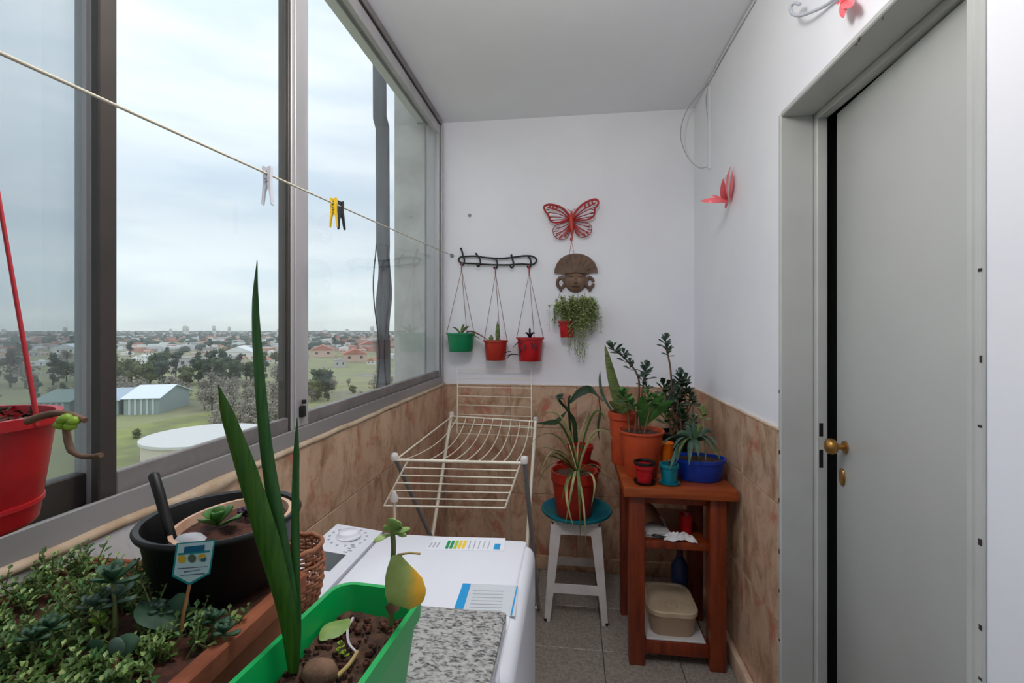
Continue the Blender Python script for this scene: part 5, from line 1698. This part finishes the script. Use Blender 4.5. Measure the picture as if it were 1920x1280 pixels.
for a_, b_2 in (((-.095, -.05, -.075), (-.135, -.055, -.085)), ((-.09, -.055, -.085), (-.12, -.06, -.115)), ((-.06, -.06, -.09), (-.125, -.05, -.098))):
    leaf(t3, bez(V(a_) + V((0, 0, h3)), (V(a_) + V(b_2)) / 2 + V((0, 0, h3 + .01)), V(b_2) + V((0, 0, h3)), 6), .005, 'g_purple', .003)

# butterfly
bf = thing('butterfly_ornament', bw(895, 270, .012), 'red cut metal butterfly ornament on the white wall', 'wall ornament')
bfo = bf.location.copy()
fb = lambda u, v, o=.012: bw(u, v, o) - bfo


def rib(name, uv, r, parent, mt='butterfly', close=False, bend=0.):
    pts_ = cat_pts([fb(u, v, .012 + bend * abs(u - 895) / 180) for u, v in uv], 3)
    return MB().sweep(pts_, r, [.0022] * len(pts_) if not hasattr(r, '__len__') else None, 6, side=None).build(name, mt, parent)


def wing(name, outline, veins, spots, bend):
    w = rib(name, outline, .0062, bf, bend=bend)
    for v in veins: rib('vein', v, .0036, w, bend=bend)
    for (u, v) in spots:
        rib('edge_link', ((u[0], u[1]), ((u[0] + v[0]) / 2, (u[1] + v[1]) / 2), (v[0], v[1])), .0045, w, bend=bend)
    return w


BD = .035
wing('wing', ((888, 245), (870, 215), (835, 180), (790, 160), (740, 155), (712, 168), (718, 195), (738, 222), (748, 250), (765, 270), (800, 275), (845, 265), (885, 258), (888, 245)),
     [((885, 250), (820, 200), (735, 172)), ((885, 252), (815, 220), (738, 205)), ((885, 255), (815, 240), (745, 236)), ((885, 257), (820, 255), (762, 262))],
     [((752, 158), (745, 180)), ((775, 160), (766, 186)), ((726, 190), (745, 186)), ((800, 168), (790, 190)), ((730, 215), (752, 208)), ((742, 240), (770, 238))], BD)
wing('wing', ((905, 240), (920, 205), (955, 165), (1000, 135), (1050, 120), (1072, 132), (1070, 158), (1052, 180), (1048, 212), (1035, 238), (1000, 255), (950, 258), (908, 255), (905, 240)),
     [((908, 245), (970, 190), (1055, 142)), ((908, 248), (975, 205), (1050, 172)), ((908, 250), (975, 228), (1045, 205)), ((908, 254), (970, 245), (1030, 236))],
     [((1030, 126), (1035, 152)), ((1005, 134), (1014, 162)), ((1066, 155), (1042, 158)), ((980, 150), (988, 176)), ((1050, 190), (1028, 186)), ((1045, 215), (1018, 216))], BD)
wing('wing', ((885, 262), (840, 275), (795, 290), (772, 315), (775, 350), (795, 378), (830, 388), (862, 375), (880, 340), (888, 300), (885, 262)),
     [((886, 275), (840, 300), (785, 320)), ((886, 282), (845, 325), (790, 352)), ((886, 290), (855, 340), (818, 375)), ((886, 296), (868, 340), (848, 370))],
     [((780, 335), (808, 330)), ((788, 365), (815, 352)), ((812, 380), (832, 360)), ((785, 305), (812, 305))], BD * .7)
wing('wing', ((906, 262), (945, 268), (990, 275), (1022, 290), (1030, 318), (1018, 350), (990, 370), (955, 372), (930, 352), (915, 315), (906, 262)),
     [((908, 275), (960, 290), (1020, 308)), ((908, 282), (955, 315), (1010, 342)), ((908, 290), (945, 330), (980, 362)), ((909, 296), (932, 335), (950, 362))],
     [((1028, 325), (1000, 322)), ((1015, 355), (992, 340)), ((990, 368), (974, 346)), ((1020, 298), (996, 300))], BD * .7)
MB().sweep([fb(895, 200), fb(893, 225, .016), fb(893, 260, .018), fb(896, 300, .018), fb(898, 335, .016), fb(896, 360)], [.004, .008, .012, .012, .008, .003], [.004, .006, .008, .008, .006, .003], 10, side=(1, 0, 0)).build('body', 'butterfly_body', bf)
for q in (((895, 205), (880, 190), (866, 184)), ((897, 205), (908, 188), (922, 180))): rib('antenna', q, .0012, bf)
rib('hook', ((897, 350), (900, 372), (896, 392), (888, 386), (890, 374)), .003, bf)
# clay mask
mk = thing('clay_mask', bw(920, 610, .012), 'brown clay face mask with fan headdress below the butterfly', 'wall mask')
mko = mk.location.copy()
fm = lambda u, v, o=.012: bw(u, v, o) - mko
pr_ax = lambda u, v, d: fm(u, v, d)
fan = [(780, 612), (782, 585), (795, 550), (820, 515), (855, 492), (895, 482), (935, 480), (975, 487), (1015, 505), (1048, 538), (1065, 575), (1070, 606), (1020, 608), (1000, 622), (920, 612), (842, 628), (826, 612)]
MB().prism(fan, pr_ax, .004, .020).build('headdress', 'clay', mk)
for i in range(9):
    a = math.radians(18 + i * 18)
    u0, v0, u1, v1 = 922 - 80 * math.cos(a), 606 - 55 * math.sin(a), 922 - 132 * math.cos(a), 610 - 118 * math.sin(a)
    MB().sweep([fm(u0, v0, .021), fm(u1, v1, .021)], [.0016, .0022], None, 5).build('fan_ridge', 'clay', mk)
MB().sweep([fm(850, 612, .022), fm(920, 604, .026), fm(995, 612, .022)], .004, None, 6).build('brow_band', 'clay', mk)
b = MB(); vs_, fs = [], []
nu, nv = 22, 8
prof_u = lambda t: (848 + 4 * math.sin(t), 0)
cxf, cyf = 922, 662
vs_.append(fm(cxf, cyf, .052))
for j in range(1, nv + 1):
    for i in range(nu):
        a = 2 * math.pi * i / nu; t = j / nv
        ru = 80 * (1 - .12 * max(0, math.sin(a)))
        u, v = cxf + ru * t * math.cos(a), cyf + (58 if math.sin(a) < 0 else 80) * t * math.sin(a)
        vs_.append(fm(u, v, .006 + .046 * math.sqrt(max(0, 1 - t * t))))
for i in range(nu): fs.append((0, 1 + i, 1 + (i + 1) % nu))
for j in range(nv - 1):
    for i in range(nu):
        k = (i + 1) % nu; fs.append((1 + j * nu + i, 1 + j * nu + k, 1 + (j + 1) * nu + k, 1 + (j + 1) * nu + i))
b.add(vs_, fs); b.build('face', 'clay_light', mk, None, 60)
for u in (888, 955):
    MB().sweep([fm(u - 16, 634, .050), fm(u, 630, .054), fm(u + 16, 636, .050)], [.002, .0045, .002], [.002] * 3, 8).build('eye', 'clay_dark', mk)
MB().sweep([fm(921, 632, .052), fm(921, 655, .062), fm(921, 672, .064), fm(921, 680, .054)], [.004, .006, .010, .006], [.004, .006, .008, .004], 8, side=(1, 0, 0)).build('nose', 'clay_light', mk)
MB().sweep([fm(900, 700, .050), fm(921, 697, .056), fm(942, 700, .050)], [.002, .005, .002], [.0025] * 3, 8).build('mouth', 'clay_dark', mk)
for sx, cx in ((-1, 824), (1, 1016)):
    MB().sweep([fm(cx + 24 * math.cos(t * .35 + .2), 675 + 34 * math.sin(t * .35 + .2), .014) for t in range(18)], .0085, None, 6).build('ear_ring', 'clay', mk)
    MB().sweep([fm(cx, 705, .014), fm(cx + 4 * sx, 722, .016), fm(cx - 6 * sx, 735, .014)], [.006, .009, .003], None, 7).build('ear_pendant', 'clay', mk)
for u in (880, 912): MB().sweep([fm(895, 395, .018), fm(u, 484, .014)], .001, None, 4).build('hanging_string', 'string_red', mk)
# cascading plant below the mask
cp_ = thing('trailing_plant', bw(865, 1040, .06), 'trailing small leaved plant in a red wall pot under the mask', 'hanging plant')
cpo = cp_.location.copy()
pot(cp_, .036, .046, .090, 'pot_crimson', .012, .003, 'soil', .9)
fc = lambda u, v, o=.06: bw(u, v, o) - cpo
for u, u2 in ((818, 800), (938, 936), (980, 995)): MB().sweep([fc(u, 738, .02), fc(u2, 800, .05), fc(865 + (u2 - 865) * .3, 905, .06)], .001, None, 4).build('hanging_string', 'string_dark', cp_)
rnd = random.Random(9)
b = MB()
def strand(pts, n, l):
    P_ = cat_pts(pts, 5)
    b.sweep(P_, .0008, None, 4, mi=2)
    for i in range(n):
        q = P_[rnd.randrange(len(P_))] + V((rnd.gauss(0, .004), rnd.gauss(0, .004), rnd.gauss(0, .004)))
        b.leaflet(q, V((rnd.gauss(0, 1), rnd.gauss(0, 1) - .3, rnd.gauss(0, .6))), V((rnd.gauss(0, .5), -.6, 1)), l * rnd.uniform(.7, 1.3), l * .42, rnd.choice((0, 0, 1)))
for i in range(150):
    u0 = rnd.uniform(790, 1050); v0 = rnd.uniform(770, 850)
    ln_ = rnd.uniform(60, 200) * (1 if 860 < u0 < 1040 else .75)
    o0 = rnd.uniform(.03, .12)
    du = rnd.gauss(0, 14)
    strand([fc(865 + (u0 - 865) * .4, 880, .06), fc(u0, v0, o0), fc(u0 + du, v0 + ln_ * .5, o0 + .015), fc(u0 + du * 1.4, v0 + ln_, o0 + .012)], int(12 + ln_ * .16), .013)
for i in range(20):
    u0 = rnd.uniform(870, 985)
    strand([fc(900, 900, .07), fc(u0, 960, .11), fc(u0 + rnd.gauss(0, 6), 1060, .11), fc(u0 + rnd.gauss(0, 12), rnd.uniform(1110, 1205), .10)], 24, .009)
for i in range(12):
    u0 = rnd.choice((rnd.uniform(740, 800), rnd.uniform(1040, 1085)))
    strand([fc(865 + (u0 - 865) * .4, 850, .06), fc(u0, 830, .08), fc(u0 + rnd.gauss(0, 5), rnd.uniform(900, 1010), .07)], 14, .010)
o = b.build('foliage', ['g_trail', 'g_pale', 'stem'], cp_, None, 0, False); o['kind'] = 'stuff'
# wall plug hole and old nail
MB().lathe([(0, 0), (.008, 0), (.009, .003), (.006, .006), (0, .006)], 12).build('wall_plug', 'grey_plastic', wb, bw(216, 226, .004)).rotation_euler = (math.pi / 2, 0, 0)
ey = MB(); ey.sweep([(0, 0, 0), (0, -.02, 0), (.006, -.028, .004), (.010, -.024, -.004), (.004, -.018, -.004)], .002, None, 6)
ey.build('line_hook', 'steel', wb, bw(92, 490, 0)); MB().lathe([(0, 0), (.012, 0), (.010, .004), (0, .005)], 10).build('hook_plate', 'grey_plastic', wb, bw(98, 496, .001)).rotation_euler = (math.pi / 2, 0, 0)

# ------------------------------------------------------------------ clothesline and pegs
LA = atx(0, 76, -.55); LB = bw(92, 490, .022)
dirl = (LB - LA)
L0 = LA - dirl * ((LA.y - YF) / dirl.y)
cln = MB()
N_l = 40
lp_ = lambda t: L0.lerp(LB, t) - V((0, 0, .030 * 4 * t * (1 - t) - .030 * 4 * .46 * .54 * 0))
off_ = .0
cln.sweep([L0.lerp(LB, i / N_l) - V((0, 0, .012 * math.sin(math.pi * i / N_l))) for i in range(N_l + 1)], .0021, None, 6)
o = cln.build('clothesline', 'cord'); tag(o, 'thin cream clothesline strung along the windows to the back wall', 'clothesline')


def line_at(px):
    best = None
    for i in range(4000):
        t = i / 3999; p = L0.lerp(LB, t) - V((0, 0, .012 * math.sin(math.pi * t)))
        v = p - EYEV; d = v.dot(_F)
        if d <= .05: continue
        x = 960 + F_PX * v.dot(_R) / d
        if best is None or abs(x - px) < best[0]: best = (abs(x - px), p)
    return best[1]


def peg(px, mt, label, rz, tilt=0., h=.072):
    p = line_at(px)
    t = thing('clothes_peg', p, label, 'clothes peg', 'pegs on the clothesline', rz)
    t.rotation_euler = (0, tilt, rz)
    for s in (-1, 1):
        prof_ = [(.0012, .012), (.0075, .014), (.0085, .008), (.0070, -.006), (.0068, -.018), (.0095, -h + .014), (.0085, -h + .012), (.0048, -.034), (.0012, -.022), (.0008, -.010), (.0022, -.002), (.0022, .003), (.0008, .006)]
        MB().prism([(s * a, b_) for a, b_ in prof_], lambda u, v, d: V((u, d, v)), -.0048, .0048).build('jaw', mt, t, None, 30)
    MB().sweep([(.004 * math.cos(i * .6), .0062 * math.sin(i * .6) , -.021 + .0006 * i) for i in range(22)], .0007, None, 5).build('spring', 'steel', t)
    return t


peg(502, 'pin_clear', 'clear white clothes peg hanging before the middle pane', YAW)
peg(626, 'pin_yellow', 'yellow clothes peg on the line beside the black one', YAW)
peg(638, 'pin_black', 'black clothes peg tucked behind the yellow one', YAW + .9, -.06)

# ------------------------------------------------------------------ right wall: conduit, wire, pink hooks
def rw(px, py, off=0.): return atx(px, py, XR - off)
cdt = thing('wall_conduit', rw(1330, 317, .006), 'thin white vertical conduit with a looping wire on the right wall', 'conduit')
co = cdt.location.copy()
p0, p1 = rw(1330, 317, .006) - co, rw(1329, 163, .006) - co
MB().bbox((-.006, -.009, 0), (.006, .009, p1.z), .002, 1).build('cover_strip', 'conduit', cdt)
wq = [(1330, 312, .006), (1310, 314, .05), (1290, 295, .09), (1277, 262, .10), (1279, 230, .09), (1292, 200, .05), (1318, 168, .010), (1328, 155, .006)]
MB().sweep(cat_pts([rw(x, y, o_) - co for x, y, o_ in wq], 5), .0022, None, 6).build('wire', 'cable', cdt)
MB().sweep(cat_pts([rw(x, y, .004) - co for x, y in ((1328, 160), (1324, 185), (1326, 215), (1328, 232))], 4), .002, None, 6).build('wire', 'cable', cdt)
ccb = MB(); ccb.sweep([(XR - .006 - .003 * math.sin(y * 7), y, ZC - .010 - .004 * math.sin(y * 5)) for y in [YF + .1 + i * .06 for i in range(int((2.30 - YF) / .06))]], .004, None, 6)
tag(ccb.build('ceiling_cable', 'conduit'), 'thin white cable running along the corner of ceiling and right wall', 'cable')


def petal(parent, a, m, b_, w, side): return leaf(parent, bez(a, m, b_, 8), w, 'pink', .0014, side=side, fold=.15, shape='oval', name='petal')


fh = thing('pink_flower_hook', rw(1368, 380, .004), 'pink plastic flower hook on the right wall near the conduit', 'wall hook')
fo = fh.location.copy()
g = lambda x, y, o_=.01: rw(x, y, o_) - fo
petal(fh, g(1366, 378), g(1360, 350, .02), g(1370, 312, .012), .020, (0, 1, 0))
petal(fh, g(1362, 378), g(1354, 360, .05), g(1356, 335, .06), .018, (.6, .8, 0))
petal(fh, g(1368, 376), g(1374, 350, .01), g(1373, 322, .010), .016, (0, 1, 0))
petal(fh, g(1366, 378), g(1345, 372, .09), g(1313, 377, .13), .012, (0, .3, 1))
petal(fh, g(1364, 380), g(1350, 372, .06), g(1336, 366, .08), .010, (0, .3, 1))
MB().sweep([g(1364, 374), g(1362, 383, .015), g(1360, 390, .018)], [.004, .006, .003], None, 7).build('hook', 'pink', fh)
MB().sweep([g(1358, 338, .03), g(1360, 332, .025), g(1364, 326, .015)], .0018, None, 6).build('pin', 'hook_white', fh)
f2 = thing('scroll_flower_hook', rw(1575, 0, .004), 'pink flower on a white scroll hook above the door frame', 'wall hook')
f2o = f2.location.copy()
g2 = lambda x, y, o_=.01: rw(x, y, o_) - f2o
MB().sweep(cat_pts([g2(x, y, o_) for x, y, o_ in ((1500, 8, .03), (1490, 6, .035), (1482, 14, .04), (1486, 26, .04), (1500, 29, .035), (1522, 22, .025), (1548, 10, .012), (1570, -6, .008))], 4), .0045, None, 7).build('scroll', 'hook_white', f2)
for (x, y, o_) in ((1582, 33, .03), (1598, 12, .035), (1570, 6, .03), (1590, -18, .03), (1568, -12, .03)):
    petal(f2, g2(1580, -2, .012), g2((1580 + x) / 2, (y - 2) / 2, .03), g2(x, y, o_), .012, (0, .8, .5))
# chipped paint spots on the lintel edge
for (x, y, s_) in ((1611, 74, .006), (1605, 84, .004), (1655, 34, .004)):
    p = rw(x, y, .0065)
    MB().lathe([(0, 0), (s_, 0), (s_ * .8, .0004), (0, .0004)], 7).build('paint_chip', 'clay_dark', door, p).rotation_euler = (0, -math.pi / 2, 0)
for z in (.62, .78, .93, 1.12, .50, .35):
    MB().bbox((FX0 - .0004, DY1 - .004 - U(0, .006), z), (FX0 + .0002, DY1 + .001, z + U(.004, .016)), .0001, 1).build('paint_chip', 'clay_dark', door)
for i in range(9):
    z = .35 + i * .13 + U(-.04, .04)
    MB().bbox((FX0 - .0004, DY0 - .020, z), (FX0 + .0002, DY0 - .016 + U(0, .004), z + U(.004, .012)), .0001, 1).build('paint_chip', 'clay_dark', door)
